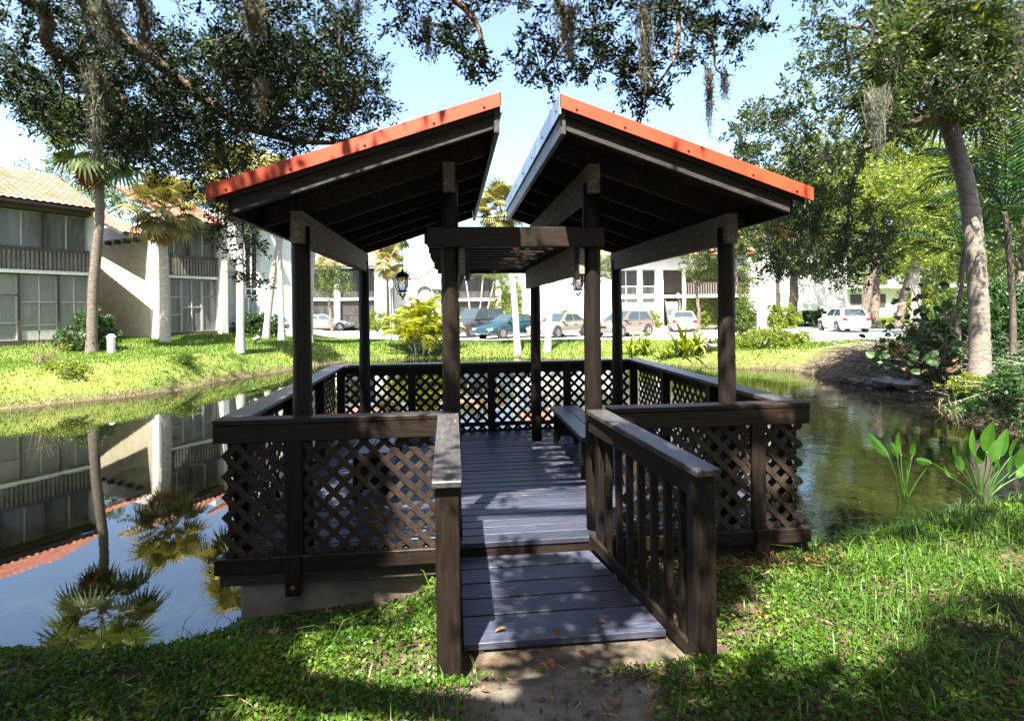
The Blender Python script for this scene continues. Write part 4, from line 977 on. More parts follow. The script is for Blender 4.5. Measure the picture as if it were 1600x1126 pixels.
    MB().box(prof[0][0] - 0.08, prof[0][0] + 0.10, -0.74, 0.74, 0.36, 0.56).build('rear_bumper', paint, t, bevel=0.05)
    MB().box(prof[0][0] - 0.03, prof[0][0] + 0.02, -0.16, 0.16, 0.64, 0.76).build('number_plate', M['plate'], t)
    if kind == 'suv':
        for sg in (-1, 1): MB().bar((-1.6, sg * 0.56, H + 0.05), (0.1, sg * 0.56, H + 0.06), 0.04, 0.04).build('roof_rail', M['black_trim'], t)
    return t
P_silver = car_paint('silver_paint', (0.17, 0.16, 0.16)); P_grey = car_paint('dark_grey_paint', (0.045, 0.042, 0.043)); P_teal = car_paint('teal_paint', (0.005, 0.040, 0.052))
P_gold = car_paint('pale_gold_paint', (0.23, 0.21, 0.18)); P_brown = car_paint('tan_paint', (0.16, 0.13, 0.11)); P_white = car_paint('white_paint', (0.72, 0.73, 0.74), 0.0)
P_red = car_paint('red_paint', (0.42, 0.025, 0.02), 0.0); P_pale = car_paint('pale_silver_paint', (0.36, 0.37, 0.38), 0.1)
def px_x(px, d): return (px - 800.0) * d / FPX
car(px_x(508, 50), 50.0, 4, 'sedan', P_silver, 'silver grey sedan side on, behind the pale palm trunk at the left of the lot')
car(px_x(742, 36.5), 36.5, -128, 'suv', P_grey, 'dark grey sport utility car with roof rails, parked beside the teal car')
car(px_x(796, 34.5), 34.5, -135, 'sedan', P_teal, 'teal green sedan facing the pond, between grey and pale gold cars')
car(px_x(874, 34.8), 34.8, -130, 'sedan', P_gold, 'pale gold sedan facing the pond, left of the tan hatchback')
car(px_x(974, 34.5), 34.5, -140, 'hatch', P_brown, 'tan hatchback facing the pond, near the spiky yellow plants')
car(px_x(1066, 40.5), 40.5, 77, 'sedan', P_pale, 'pale silver sedan seen from behind with red tail lamps')
car(px_x(1149, 46), 46.0, 72, 'hatch', P_red, 'small red car seen from behind beside the right front gazebo post')
car(px_x(1316, 37.2), 37.2, 82, 'hatch', P_white, 'white hatchback seen from behind, alone on the right hand drive')

# ------------------------------------------------------------------ small lawn furniture
lp = at(1060, 478, 50); lp.z = gz1(lp.x, lp.y)
t = empty('lamp_post', lp, 0, 'black lamp post with white lantern head in front of the outside stair', 'lamp post')
MB().lathe([(0.12, 0), (0.09, 0.15), (0.045, 0.3), (0.04, 2.4), (0.09, 2.45), (0.0, 2.46)], 10).build('post', M['iron'], t)
MB().lathe([(0.10, 2.46), (0.17, 2.62), (0.16, 2.8), (0.10, 2.88), (0.0, 2.9)], 8).build('lamp_head', M['white_paint'], t)
MB().lathe([(0.13, 2.88), (0.05, 2.98), (0.0, 3.04)], 8).build('cap', M['iron'], t)
lp = G(612, 520, 31.5)
t = empty('lamp_post', lp, 0, 'slim dark lamp post on the lawn left of the yellow palm clump', 'lamp post')
MB().lathe([(0.06, 0), (0.035, 0.15), (0.028, 2.9), (0.0, 2.92)], 8).build('post', M['iron'], t)
MB().lathe([(0.05, 2.92), (0.12, 3.05), (0.11, 3.3), (0.0, 3.42)], 8).build('lamp_head', M['white_paint'], t)
lp = G(174, 556, 20.0)
t = empty('utility_post', lp, 0, 'short white plastic utility post on the lawn beside the round shrub', 'post')
MB().box(-0.09, 0.09, -0.09, 0.09, -0.1, 0.55).build('post', M['white_paint'], t, bevel=0.01)
MB().hexa([(-0.11, -0.11, 0.552), (0.11, -0.11, 0.552), (0.11, 0.11, 0.552), (-0.11, 0.11, 0.552), (-0.05, -0.05, 0.66), (0.05, -0.05, 0.66), (0.05, 0.05, 0.66), (-0.05, 0.05, 0.66)]).build('cap', M['white_paint'], t)
lp = G(400, 540, 23.0)
t = empty('spot_light', lp, 0.6, 'small grey ground spot light on the lawn between two palm trunks', 'spot light')
MB().tube([(0, 0, -0.05), (0, 0, 0.2)], 0.02, 8).build('stake', M['iron'], t); MB().tube([(-0.1, 0, 0.22), (0.12, 0, 0.32)], [0.07, 0.11], 10).build('lamp_head', M['rim'], t)
# ------------------------------------------------------------------ foliage materials
M['blotch'] = speckled('pale_blotched_bark', (0.08, 0.07, 0.055), (0.34, 0.31, 0.27), 3.5, 0.9, 0.6, 16)
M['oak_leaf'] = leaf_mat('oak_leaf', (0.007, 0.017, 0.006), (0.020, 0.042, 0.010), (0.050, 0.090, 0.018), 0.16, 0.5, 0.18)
M['oak_leaf_bright'] = leaf_mat('sunny_oak_leaf', (0.028, 0.055, 0.012), (0.085, 0.135, 0.022), (0.17, 0.21, 0.04), 0.35)  # lighter copy of the oak leaf, sunlight put into its colour
M['oak_leaf_mid'] = leaf_mat('shaded_oak_leaf', (0.012, 0.027, 0.007), (0.045, 0.076, 0.014), (0.11, 0.145, 0.028), 0.3)  # darker copy of the same leaf, shade put into its colour
M['yellow_leaf'] = leaf_mat('yellow_green_leaf', (0.06, 0.10, 0.014), (0.15, 0.20, 0.025), (0.26, 0.26, 0.04), 0.35)
M['dark_leaf'] = leaf_mat('dark_shrub_leaf', (0.012, 0.032, 0.010), (0.035, 0.080, 0.018), (0.07, 0.12, 0.03), 0.25)
M['palm_leaf'] = leaf_mat('cabbage_palm_leaf', (0.035, 0.060, 0.016), (0.085, 0.115, 0.03), (0.15, 0.17, 0.05), 0.3)
M['palm_gold'] = leaf_mat('golden_palm_leaf', (0.09, 0.10, 0.03), (0.20, 0.19, 0.055), (0.32, 0.26, 0.09), 0.3)
M['palm_dead'] = leaf_mat('dead_palm_leaf', (0.12, 0.06, 0.025), (0.26, 0.13, 0.045), (0.34, 0.19, 0.07), 0.2)
M['palm_dark'] = leaf_mat('dark_feather_palm_leaf', (0.010, 0.035, 0.010), (0.025, 0.075, 0.016), (0.05, 0.12, 0.02), 0.3)
M['areca'] = leaf_mat('yellow_areca_leaf', (0.09, 0.13, 0.012), (0.22, 0.25, 0.02), (0.36, 0.30, 0.03), 0.35)
M['moss'] = leaf_mat('spanish_moss_strand', (0.11, 0.118, 0.088), (0.20, 0.208, 0.158), (0.29, 0.295, 0.225), 0.4, 0.9, 0.1)
M['palm_bark'] = speckled('pale_palm_bark', (0.30, 0.26, 0.22), (0.52, 0.47, 0.41), 5.0, 0.9, 0.6, 16, stretch=(1, 1, 2.5))
M['palm_bark_dark'] = speckled('grey_brown_palm_bark', (0.055, 0.045, 0.036), (0.16, 0.13, 0.105), 6.0, 0.9, 0.7, 18, stretch=(1, 1, 2.5))
M['palm_bark_mid'] = speckled('grey_palm_bark', (0.10, 0.085, 0.07), (0.25, 0.215, 0.18), 6.0, 0.9, 0.7, 18, stretch=(1, 1, 2.5))
M['grey_rock'] = speckled('grey_rock', (0.10, 0.10, 0.10), (0.26, 0.255, 0.25), 5.0, 0.9, 0.5, 14)
M['cover'] = leaf_mat('ground_cover_leaf', (0.016, 0.050, 0.008), (0.072, 0.160, 0.014), (0.21, 0.285, 0.03), 0.42)
M['blade'] = leaf_mat('grass_blade', (0.026, 0.075, 0.010), (0.085, 0.175, 0.018), (0.24, 0.285, 0.06), 0.38)
M['lawn_blade'] = leaf_mat('lawn_blade', (0.036, 0.088, 0.010), (0.090, 0.160, 0.015), (0.24, 0.26, 0.045), 0.35)
M['litter'] = leaf_mat('dead_leaf', (0.05, 0.03, 0.018), (0.13, 0.08, 0.045), (0.24, 0.16, 0.09), 0.15, 0.8, 0.2)
M['mulch'] = leaf_mat('straw_mulch', (0.06, 0.028, 0.014), (0.15, 0.07, 0.035), (0.26, 0.17, 0.10), 0.1, 0.9, 0.1)
M['orange_leaf'] = leaf_mat('orange_dead_leaf', (0.12, 0.045, 0.015), (0.24, 0.10, 0.03), (0.34, 0.2, 0.08), 0.25, 0.6, 0.3)
M['aqua'] = leaf_mat('arrowhead_leaf', (0.026, 0.085, 0.009), (0.050, 0.135, 0.015), (0.10, 0.20, 0.03), 0.4, 0.35, 0.5)
M['straw'] = leaf_mat('dry_grass_straw', (0.13, 0.10, 0.06), (0.26, 0.21, 0.12), (0.38, 0.33, 0.2), 0.2, 0.9, 0.1)

def blades(P, L, Wd, lean=0.5, rng=RNG, dirs=None):
    n = len(P); L = np.broadcast_to(L, (n,)); Wd = np.broadcast_to(Wd, (n,))
    az = rng.uniform(0, 2 * math.pi, n) if dirs is None else dirs
    o = np.stack([np.cos(az), np.sin(az), np.zeros(n)], 1); b = np.stack([-np.sin(az), np.cos(az), np.zeros(n)], 1)
    ln = np.abs(rng.normal(0, lean, n)) + 0.08
    up = np.array([[0, 0, 1.0]])
    m1 = P + (up * 0.6 + o * (ln * 0.35)[:, None]) * L[:, None]
    m2 = P + (up * (1.0 - 0.35 * np.clip(ln, 0, 1.6))[:, None] + o * ln[:, None]) * L[:, None]
    hw = (Wd / 2)[:, None]
    v = np.stack([P - b * hw, P + b * hw, m1 + b * hw * 0.85, m1 - b * hw * 0.85, m2 + b * hw * 0.12, m2 - b * hw * 0.12], 1)
    F = np.array([[0, 1, 2, 3], [3, 2, 4, 5]]); F = (np.arange(n)[:, None, None] * 6 + F[None]).reshape(-1, 4)
    return v.reshape(-1, 3), F, np.repeat(np.clip(rng.beta(2, 2.5, n), 0, 1), 2)

def in_poly(px, py, poly):
    ins = np.zeros(np.shape(px), bool); n = len(poly)
    for i in range(n):
        (ax, ay), (bx, by) = poly[i], poly[(i + 1) % n]
        if ay == by: continue
        ins ^= ((ay > py) != (by > py)) & (px < (bx - ax) * (py - ay) / (by - ay) + ax)
    return ins
def fill(poly, n, d0, d1, rng=RNG):
    """n random points of the solid that the outline cuts between two distances"""
    xs = [p[0] for p in poly]; ys = [p[1] for p in poly]; out = []
    while len(out) < n:
        px, py = rng.uniform(min(xs), max(xs)), rng.uniform(min(ys), max(ys))
        if in_poly(np.array(px), np.array(py), poly): out.append(at(px, py, rng.uniform(d0, d1)))
    return np.array([tuple(p) for p in out])

# points that the sun reaches through the canopy overhead: (point, radius of the gap)
LIT = []
def lit(p, r): LIT.append((np.array(tuple(p)), r))
def gpt(px, py):
    X, Y = unroll(px, py); d = (HC - 0.6) * FPX / Y; return C(X * d / FPX, d, 0.6)
for px, py, r in ((560, 1085, .3), (640, 1060, .3), (690, 1030, .2), (480, 1105, .16), (620, 1110, .3), (540, 1120, .2), (1180, 985, .16), (1240, 950, .16), (1290, 1010, .18), (1330, 920, .12), (1400, 940, .15), (1450, 960, .1),
                  (1480, 880, .22), (1560, 870, .22), (1560, 785, .35), (1500, 775, .2), (1320, 850, .12)):
    lit(gpt(px, py), r - 0.05)
lit(at(1400, 700, 6.9), .3); lit(at(1540, 700, 6.9), .4); lit(at(1460, 730, 6.9), .2)
for u, y, r in ((0.50, 0.25, .2), (0.50, 0.6, .2), (0.5, 0.85, .18), (0.62, 0.45, .15), (-0.42, -0.12, .05), (-0.42, -0.35, .05), (-0.3, 0.12, .03), (0.45, -1.15, .08)): lit((u, y, ZD), r)
for u in (-0.62, -0.78): 
    for z in (0.15, 0.5, 0.9): lit((u, -0.03, ZD + z), .10)
for u in np.arange(0.3, 2.0, 0.28):
    lit((u, -0.41, ZD + roof_z(u)), -.04)
for u in (-0.3, -0.6, -1.0, -1.6, -1.95): lit((u, -0.41, ZD + roof_z(u)), -.1)
lit((0.53, 0.16, ZD + 0.5), .05); lit((1.75, -0.03, ZD + .6), .05)
_LP = np.array([p for p, r in LIT]); _LR = np.array([r for p, r in LIT]); _SD = np.array(SUN_DIR)
def sunlit_gap(c, rad):
    """True where a clump at c would close one of the gaps"""
    w = c[:, None] - _LP[None]; t = w @ (-_SD); perp = np.linalg.norm(w - t[..., None] * (-_SD), axis=2)
    return ((perp < _LR[None] + 0.92 * np.broadcast_to(rad, (len(c),))[:, None]) & (t > 0)).any(1)
def in_frame(c, margin=30):
    dx, dy = c[:, 0] - CU, c[:, 1] - CV; x = dx * _cs - dy * _sn; d = dx * _sn + dy * _cs
    X = 800 + FPX * x / np.maximum(d, 0.05); Y = YH - FPX * (c[:, 2] - HC) / np.maximum(d, 0.05)
    return (d > 0.1) & (X > -margin) & (X < 1600 + margin) & (Y > -margin) & (Y < 1126 + margin)

def limb(path, r0, r1, n=9, seg=4, jit=0.25):
    """smooth tapering limb through the given points"""
    P = [Vector(p) for p in path]; out = []
    for i in range(len(P) - 1):
        a, b_, c, d = P[max(i - 1, 0)], P[i], P[i + 1], P[min(i + 2, len(P) - 1)]
        for k in range(seg):
            t = k / seg
            out.append(0.5 * ((2 * b_) + (c - a) * t + (2 * a - 5 * b_ + 4 * c - d) * t * t + (-a + 3 * b_ - 3 * c + d) * t ** 3))
    out.append(P[-1]); m = len(out)
    out = [p + Vector((random.uniform(-1, 1), random.uniform(-1, 1), random.uniform(-1, 1))) * jit * (r0 + (r1 - r0) * i / m) for i, p in enumerate(out)]
    return out, [r0 + (r1 - r0) * i / (m - 1) for i in range(m)], n
def wood_mesh(limbs):
    f = MB()
    for path, rad, n in limbs: f.tube(path, rad, n)
    return f
def connect(centers, nodes, rng=RNG, reach=9e9, r=0.012):
    """bent twigs: each spray joins the nearest limb point or the nearest spray already joined"""
    nodes = np.array(nodes); c = np.asarray(centers); m = len(c)
    dm = ((c[:, None] - nodes[None]) ** 2).sum(2); j = dm.argmin(1); best = dm[np.arange(m), j]; src = nodes[j].copy(); done = np.zeros(m, bool); wt = np.ones(m); par = np.full(m, -1); order = []
    for _ in range(m):
        i = int(np.where(done, 9e9, best).argmin()); done[i] = True; order.append(i)
        d2 = ((c - c[i]) ** 2).sum(1); k = (~done) & (d2 * 1.35 < best); best[k] = d2[k] * 1.35; src[k] = c[i]; par[k] = i
    for i in reversed(order):
        if par[i] >= 0: wt[par[i]] += wt[i]
    q = src; dist = np.linalg.norm(c - q, axis=1, keepdims=True); mid = (c + q) / 2 + rng.normal(size=c.shape) * 0.09 * dist
    rr = np.clip(0.0055 * np.sqrt(wt), 0.006, 0.035)
    return twig_tubes(np.concatenate([q, mid]), np.concatenate([mid, c]), np.concatenate([rr, rr * 0.8]), np.concatenate([rr * 0.8, rr * 0.6]))
def oak(name, label, base, limbs, centers, radius, nleaf, ll, lw, mat, cat='tree', group=None, bark='bark', limbmat=None, extra=None):
    t = empty(name, base, 0, label, cat, group); o = Vector(base)
    nodes = [tuple(p) for path, rad, n in limbs[1:] or limbs for p in path]
    wm_ = wood_mesh([limbs[0]]); wm_.v = [tuple(Vector(v) - o) for v in wm_.v]; wm_.build('trunk', M[bark], t, smooth=True)
    for L_ in limbs[1:]:
        f = wood_mesh([L_]); f.v = [tuple(Vector(v) - o) for v in f.v]; f.build('branch', M[limbmat or bark], t, smooth=True)
    V, F, ti, c, tips = sprays(centers, radius, nleaf, ll, lw)
    if extra is not None:
        Ve, Fe, te, ce, tpe = sprays(extra, 0.42, 85, 0.115, 0.050); V, F = join((V, F), (Ve, Fe)); ti = np.concatenate([ti, te]); c = np.concatenate([c, ce]); tips = np.concatenate([tips, tpe])
    link('crown', np_mesh('crown', V - np.array(o), F, M[mat], ti), t)
    V1, F1 = connect(c, nodes)
    nt_ = tips.shape[1]; V2, F2 = twig_tubes(np.repeat(c, nt_, 0), tips.reshape(-1, 3), 0.006, 0.002)
    V, F = join((V1, F1), (V2, F2)); tw = link('twigs', np_mesh('twigs', V - np.array(o), F, M['twig']), t); tw['kind'] = 'stuff'
    return t

# ------------------------------------------------------------------ the live oak that arches over from the left
polyL = [(-40, -60), (560, -60), (560, 20), (585, 90), (615, 165), (600, 200), (540, 225), (470, 262), (400, 290), (330, 290), (262, 300), (250, 230), (215, 262), (160, 262), (120, 225), (60, 205), (0, 165), (-40, 150)]
cL = np.concatenate([fill(polyL, 215, 7.0, 10.5),
                     fill([(120, 60), (420, 60), (470, 200), (300, 280), (160, 230)], 110, 8, 10.5),
                     fill([(330, 20), (560, 30), (600, 170), (470, 230), (380, 180)], 110, 8, 10.0),
                     fill([(20, 110), (120, 100), (230, 230), (110, 240), (10, 160)], 30, 8, 9.5),
                     fill([(285, 260), (345, 265), (400, 330), (405, 420), (385, 445), (340, 350)], 24, 9.5, 10.5),
                     fill([(-40, 60), (330, 60), (330, 215), (200, 225), (0, 150)], 60, 12, 16),
                     fill([(-40, -140), (600, -140), (600, -50), (-40, -50)], 120, 6.5, 10.5)])
polyT = [(592, -30), (1130, -30), (1190, 20), (1205, 60), (1160, 95), (1110, 140), (1060, 150), (1000, 95), (960, 140), (900, 130), (850, 165), (810, 140), (760, 100), (700, 125), (650, 70), (600, 60)]
cT = np.concatenate([fill([(595, -20), (690, -20), (690, 60), (630, 70), (600, 50)], 8, 6.8, 8), fill([(690, 20), (760, 20), (790, 110), (720, 130), (690, 90)], 10, 6.8, 8), fill([(790, 60), (870, 40), (860, 150), (830, 160)], 8, 6.8, 8),
                     fill([(870, 20), (960, 40), (950, 120), (880, 130)], 12, 6.8, 8), fill([(960, 60), (1010, 50), (1010, 110), (970, 110)], 7, 7, 8), fill([(985, 0), (1110, 0), (1120, 90), (1030, 110)], 13, 7, 8.2),
                     fill([(1090, 20), (1195, 30), (1180, 80), (1110, 85)], 8, 7, 8.2), fill([(970, 145), (1040, 130), (1060, 160), (1000, 172)], 6, 7, 8), fill([(720, -20), (1150, -20), (1150, 25), (720, 25)], 14, 6.8, 8.2),
                     fill([(560, -130), (1250, -130), (1250, -60), (560, -60)], 70, 6.0, 8.5)])
# crown overhead and behind the camera, above the picture
ov = np.stack([RNG.uniform(-8.0, 8.5, 5600), RNG.uniform(-7.5, 3.6, 5600), RNG.uniform(5.0, 8.0, 5600)], 1)
ov = ov[~in_frame(ov, 120)]; ov = ov[~sunlit_gap(ov, 0.40)]
SHADE = [(px, py, 0.6) for px, py in ((1520, 960), (1580, 960), (1400, 1060), (1450, 1040), (1500, 1020), (1540, 1060), (1590, 1040), (1480, 1100), (1560, 1110), (1380, 1110), (1310, 1100), (1240, 1110), (1170, 1110), (1100, 1090), (1050, 1110), (1110, 1040), (1000, 1090),
         (1380, 830), (1440, 815), (1500, 820), (1560, 825), (1600, 830), (1330, 870), (1250, 880), (1190, 900), (1140, 880), (1280, 1050), (1540, 920), (1160, 1040), (1100, 1000), (1290, 890), (760, 1080), (820, 1060), (760, 1040), (980, 1110), (350, 1000), (250, 1040), (150, 1060), (60, 1080), (200, 1110), (330, 1100), (420, 1000), (500, 970), (560, 960), (90, 1020), (620, 970))]
shp = [gpt(px, py) for px, py, z in SHADE]
shp += [Vector((u, y, ZD)) for u in (-0.4, -0.1, 0.2) for y in (0.1, 0.45, 0.8, 1.15)] + [Vector((u, y, 0.55)) for u in (-0.35, -0.05, 0.25, 0.5) for y in (-0.15, -0.5, -0.8)] + [Vector((-0.2, -1.1, .55))]
shp += [Vector((u, -0.03, ZD + z)) for u in (-2.0, -1.7, -1.4, -1.1, 0.9, 1.2, 1.5, 2.0) for z in (0.15, 0.5, 0.9)] + [Vector((x_, y_, 1.2)) for x_, y_ in ((0.75, -0.6), (0.8, -1.0), (-0.55, -1.3), (-0.55, -0.8), (0.86, -1.3))]
ex_ = []
for q_ in shp:
    for _ in range(4):
        t_ = (RNG.uniform(5.2, 7.6) - q_.z) / -_SD[2]; ex_.append(np.array(tuple(q_)) - _SD * t_ + RNG.normal(0, 0.16, 3))
ex_ = np.array(ex_); ex_ = ex_[~in_frame(ex_, 60)]; ex_ = ex_[~sunlit_gap(ex_, 0.36)]
# thin it where the ground should be lightly dappled (to the right)
sh = ov + _SD * ((ov[:, 2:3] - 0.6) / -_SD[2]); keep = RNG.uniform(0, 1, len(ov)) < np.where(sh[:, 0] > 2.6, 0.80, 0.98); ov = np.concatenate([ov[keep][:2250], ex_])
TB = C(-7.0, 2.2, 0.0); TB.z = 0.45
T0 = [TB, C(-6.9, 2.3, 1.8), C(-6.6, 2.2, 3.4), C(-6.0, 2.0, 4.6)]
tip = T0[-1]
limbsL = [limb(T0, 0.42, 0.28, 14),
          limb([tip, C(-6.6, 4.2, 6.0), at(60, -90, 7.0), at(150, 25, 8.0), at(255, 105, 8.7), at(330, 165, 9.2), at(400, 205, 9.6), at(520, 224, 10.2), at(590, 200, 10.5)], 0.16, 0.025, 10),
          limb([tip, C(-7.0, 3.6, 5.6), at(30, -10, 7.6), at(72, 68, 8.0), at(130, 105, 8.3), at(190, 150, 8.6), at(215, 225, 8.8), at(260, 262, 9)], 0.12, 0.02, 9),
          limb([at(72, 68, 8.0), at(92, 105, 8.3), at(98, 140, 8.4), at(90, 180, 8.5)], 0.05, 0.012, 7),
          limb([at(400, 205, 9.6), at(420, 140, 9.4), at(490, 70, 9.2), at(540, 30, 9)], 0.045, 0.012, 7),
          limb([at(330, 165, 9.2), at(350, 240, 9.6), at(375, 330, 10), at(388, 420, 10.2)], 0.04, 0.01, 6),
          limb([tip, C(-3.5, 3.0, 6.6), C(-1.0, 4.2, 7.2), at(600, -120, 7.2), at(680, -30, 7.4), at(740, 30, 7.5), at(760, 90, 7.5)], 0.14, 0.015, 9),
          limb([C(-1.0, 4.2, 7.2), at(840, -120, 7.0), at(872, 0, 7.2), at(888, 45, 7.3), at(850, 110, 7.5)], 0.07, 0.012, 8),
          limb([C(-1.0, 4.2, 7.2), at(1000, -130, 7.2), at(1051, 0, 7.6), at(1061, 42, 7.7), at(1050, 100, 7.7), at(1010, 150, 7.7)], 0.06, 0.010, 8),
          limb([at(1051, 0, 7.6), at(1110, 60, 7.7), at(1120, 110, 7.8), at(1150, 118, 7.8)], 0.03, 0.006, 6),
          limb([tip, C(-4.0, 0.0, 6.4), C(-1.0, -1.2, 7.0), C(2.5, -1.5, 7.2), C(5.0, -1.0, 7.0)], 0.16, 0.03, 9),
          limb([tip, C(-4.2, 1.6, 6.2), C(-1.4, 1.2, 6.9), C(2.0, 1.0, 7.2), C(5, 1.5, 6.9)], 0.14, 0.03, 9),
          limb([C(-4.0, 0.0, 6.4), C(-4.4, -2.2, 6.8), C(-5.4, -3.4, 7.0)], 0.10, 0.02, 8)]
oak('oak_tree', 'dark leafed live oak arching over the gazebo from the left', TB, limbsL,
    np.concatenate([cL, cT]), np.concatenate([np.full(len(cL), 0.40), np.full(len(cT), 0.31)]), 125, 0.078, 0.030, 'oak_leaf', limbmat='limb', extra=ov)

# ------------------------------------------------------------------ the oak on the right bank
cR = np.concatenate([fill([(1240, -40), (1640, -40), (1640, 120), (1560, 210), (1480, 190), (1400, 250), (1300, 260), (1240, 215), (1225, 140), (1262, 90)], 210, 9.5, 14),
                     fill([(1135, 250), (1160, 175), (1215, 165), (1260, 220), (1330, 250), (1330, 330), (1230, 330)], 70, 12, 14.5),
                     fill([(1215, 300), (1330, 300), (1400, 350), (1390, 430), (1320, 445), (1250, 400)], 75, 13, 15.5),
                     fill([(1130, 330), (1240, 330), (1260, 420), (1200, 440), (1150, 380)], 26, 13, 15.5),
                     fill([(1240, -140), (1700, -140), (1700, -40), (1240, -40)], 70, 9, 13)])
TR = C(13.5, 10.5); TR.z = gz1(TR.x, TR.y) - 0.2
tipR = C(12.6, 10.5, 5.6)
limbsR = [limb([TR, C(13.4, 10.5, 2.0), C(13.0, 10.6, 4.0), tipR], 0.36, 0.26, 12),
          limb([tipR, at(1660, 90, 11), at(1585, 118, 11.2), at(1545, 140, 11.3), at(1492, 152, 11.5), at(1455, 182, 11.7), at(1405, 200, 12), at(1385, 220, 12.1), at(1350, 232, 12.4), at(1290, 250, 12.8), at(1225, 275, 13.2), at(1180, 300, 13.5)], 0.15, 0.012, 9),
          limb([at(1350, 232, 12.4), at(1330, 300, 13), at(1322, 370, 13.6), at(1300, 430, 14)], 0.05, 0.01, 7),
          limb([at(1455, 182, 11.7), at(1440, 120, 11.6), at(1380, 100, 11.8), at(1320, 120, 12), at(1270, 150, 12.2)], 0.045, 0.01, 7),
          limb([tipR, at(1640, -20, 11), at(1560, -30, 11), at(1460, 20, 11.5), at(1400, 60, 12), at(1330, 40, 12), at(1270, 60, 12.3)], 0.12, 0.012, 8),
          limb([at(1225, 275, 13.2), at(1200, 330, 13.6), at(1215, 390, 14)], 0.03, 0.008, 6)]
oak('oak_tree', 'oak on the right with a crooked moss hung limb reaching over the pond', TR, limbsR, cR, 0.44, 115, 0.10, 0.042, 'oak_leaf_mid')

# ------------------------------------------------------------------ hanks of Spanish moss on both oaks
def moss(px, py, d, length, width, label, n=70):
    p = at(px, py, d); t0 = np.array(tuple(p))
    m = n; k = 7; V = []; F = []
    st = RNG.normal(size=(m, 3)) * np.array([width * .5, width * .5, 0.06]); ln = length * RNG.uniform(0.35, 1.0, m)
    phs = RNG.uniform(0, 6.28, (m, 2)); az = RNG.uniform(0, 3.14, m); wv = 0.0065
    pts = []
    for j in range(k):
        t = j / (k - 1)
        q = st * np.array([1 - 0.6 * t, 1 - 0.6 * t, 1]); q = q + np.stack([0.025 * np.sin(phs[:, 0] + t * 9), 0.025 * np.sin(phs[:, 1] + t * 8), -ln * t], 1)
        w = wv * (1 - 0.7 * t); o = np.stack([np.cos(az + t * 2), np.sin(az + t * 2), np.zeros(m)], 1) * w
        pts.append((q - o, q + o))
    V = np.stack([a for pr in pts for a in pr], 1).reshape(-1, 3)
    f = np.array([[2 * j, 2 * j + 1, 2 * j + 3, 2 * j + 2] for j in range(k - 1)]); F = (np.arange(m)[:, None, None] * (2 * k) + f[None]).reshape(-1, 4)
    # short curls give the hank its fuzz
    c = st[:, None] + np.stack([RNG.normal(size=(m, 6)) * 0.03, RNG.normal(size=(m, 6)) * 0.03, -ln[:, None] * RNG.uniform(0, .95, (m, 6))], 2)
    c = c * np.array([0.75, 0.75, 1]); V2, F2 = leaf_quads(c.reshape(-1, 3), unit(RNG.normal(size=(m * 6, 3)) + np.array([0, 0, -.6])), 0.09, 0.010)
    VV, FF = join((V, F), (V2, F2))
    o = link('spanish_moss', np_mesh('spanish_moss', VV, FF, M['moss'], RNG.uniform(0, 1, len(FF))), None, loc=tuple(p))
    tag(o, label, 'moss', 'hanks of spanish moss on the oaks')
moss(166, 0, 6.7, 0.66, 0.22, 'thick hank of grey moss at the top left, above the crook of the big limb', 110)
moss(224, 0, 6.7, 0.85, 0.09, 'long thin strand of moss hanging at top left beside the big limb', 60)
moss(395, 0, 6.8, 0.6, 0.17, 'pale grey moss hank hanging high in the dark leaves above the left roof', 90)
moss(148, 105, 6.9, 1.2, 0.13, 'very long brown moss hank hanging in front of the dark palm trunk', 90)
moss(408, 130, 7.2, 0.55, 0.10, 'short moss hank where the limb bends above the left roof', 50)
moss(668, 30, 7.4, 0.55, 0.07, 'small lone moss wisp in the open sky left of the roof gap', 45)
moss(560, 2, 8.4, 0.3, 0.06, 'tiny moss tuft at the right end of the left oak leaves', 30)
moss(884, 10, 6.6, 0.65, 0.13, 'brownish moss hank hanging at top centre right of the roof gap', 70)
moss(1008, 10, 6.7, 1.05, 0.13, 'broad brown moss hank hanging over the right roof', 80)
moss(1108, 110, 7.8, 0.95, 0.06, 'thin moss strand dangling in open sky above the right eave', 45)
moss(1132, 118, 7.8, 0.35, 0.05, 'short moss wisp beside the thin dangling strand', 30)
moss(1302, 226, 11.6, 0.75, 0.28, 'grey moss bundle on the low crooked limb near the right eave', 90)
moss(1372, 140, 9.4, 1.15, 0.22, 'shaggy moss hank hanging above the crook of the right limb', 90)
moss(1590, 10, 11.2, 1.5, 0.20, 'long pale moss curtain at the top right corner', 100)
moss(1545, 130, 11.3, 0.4, 0.25, 'pale moss tuft lying on the thick part of the right limb', 70)

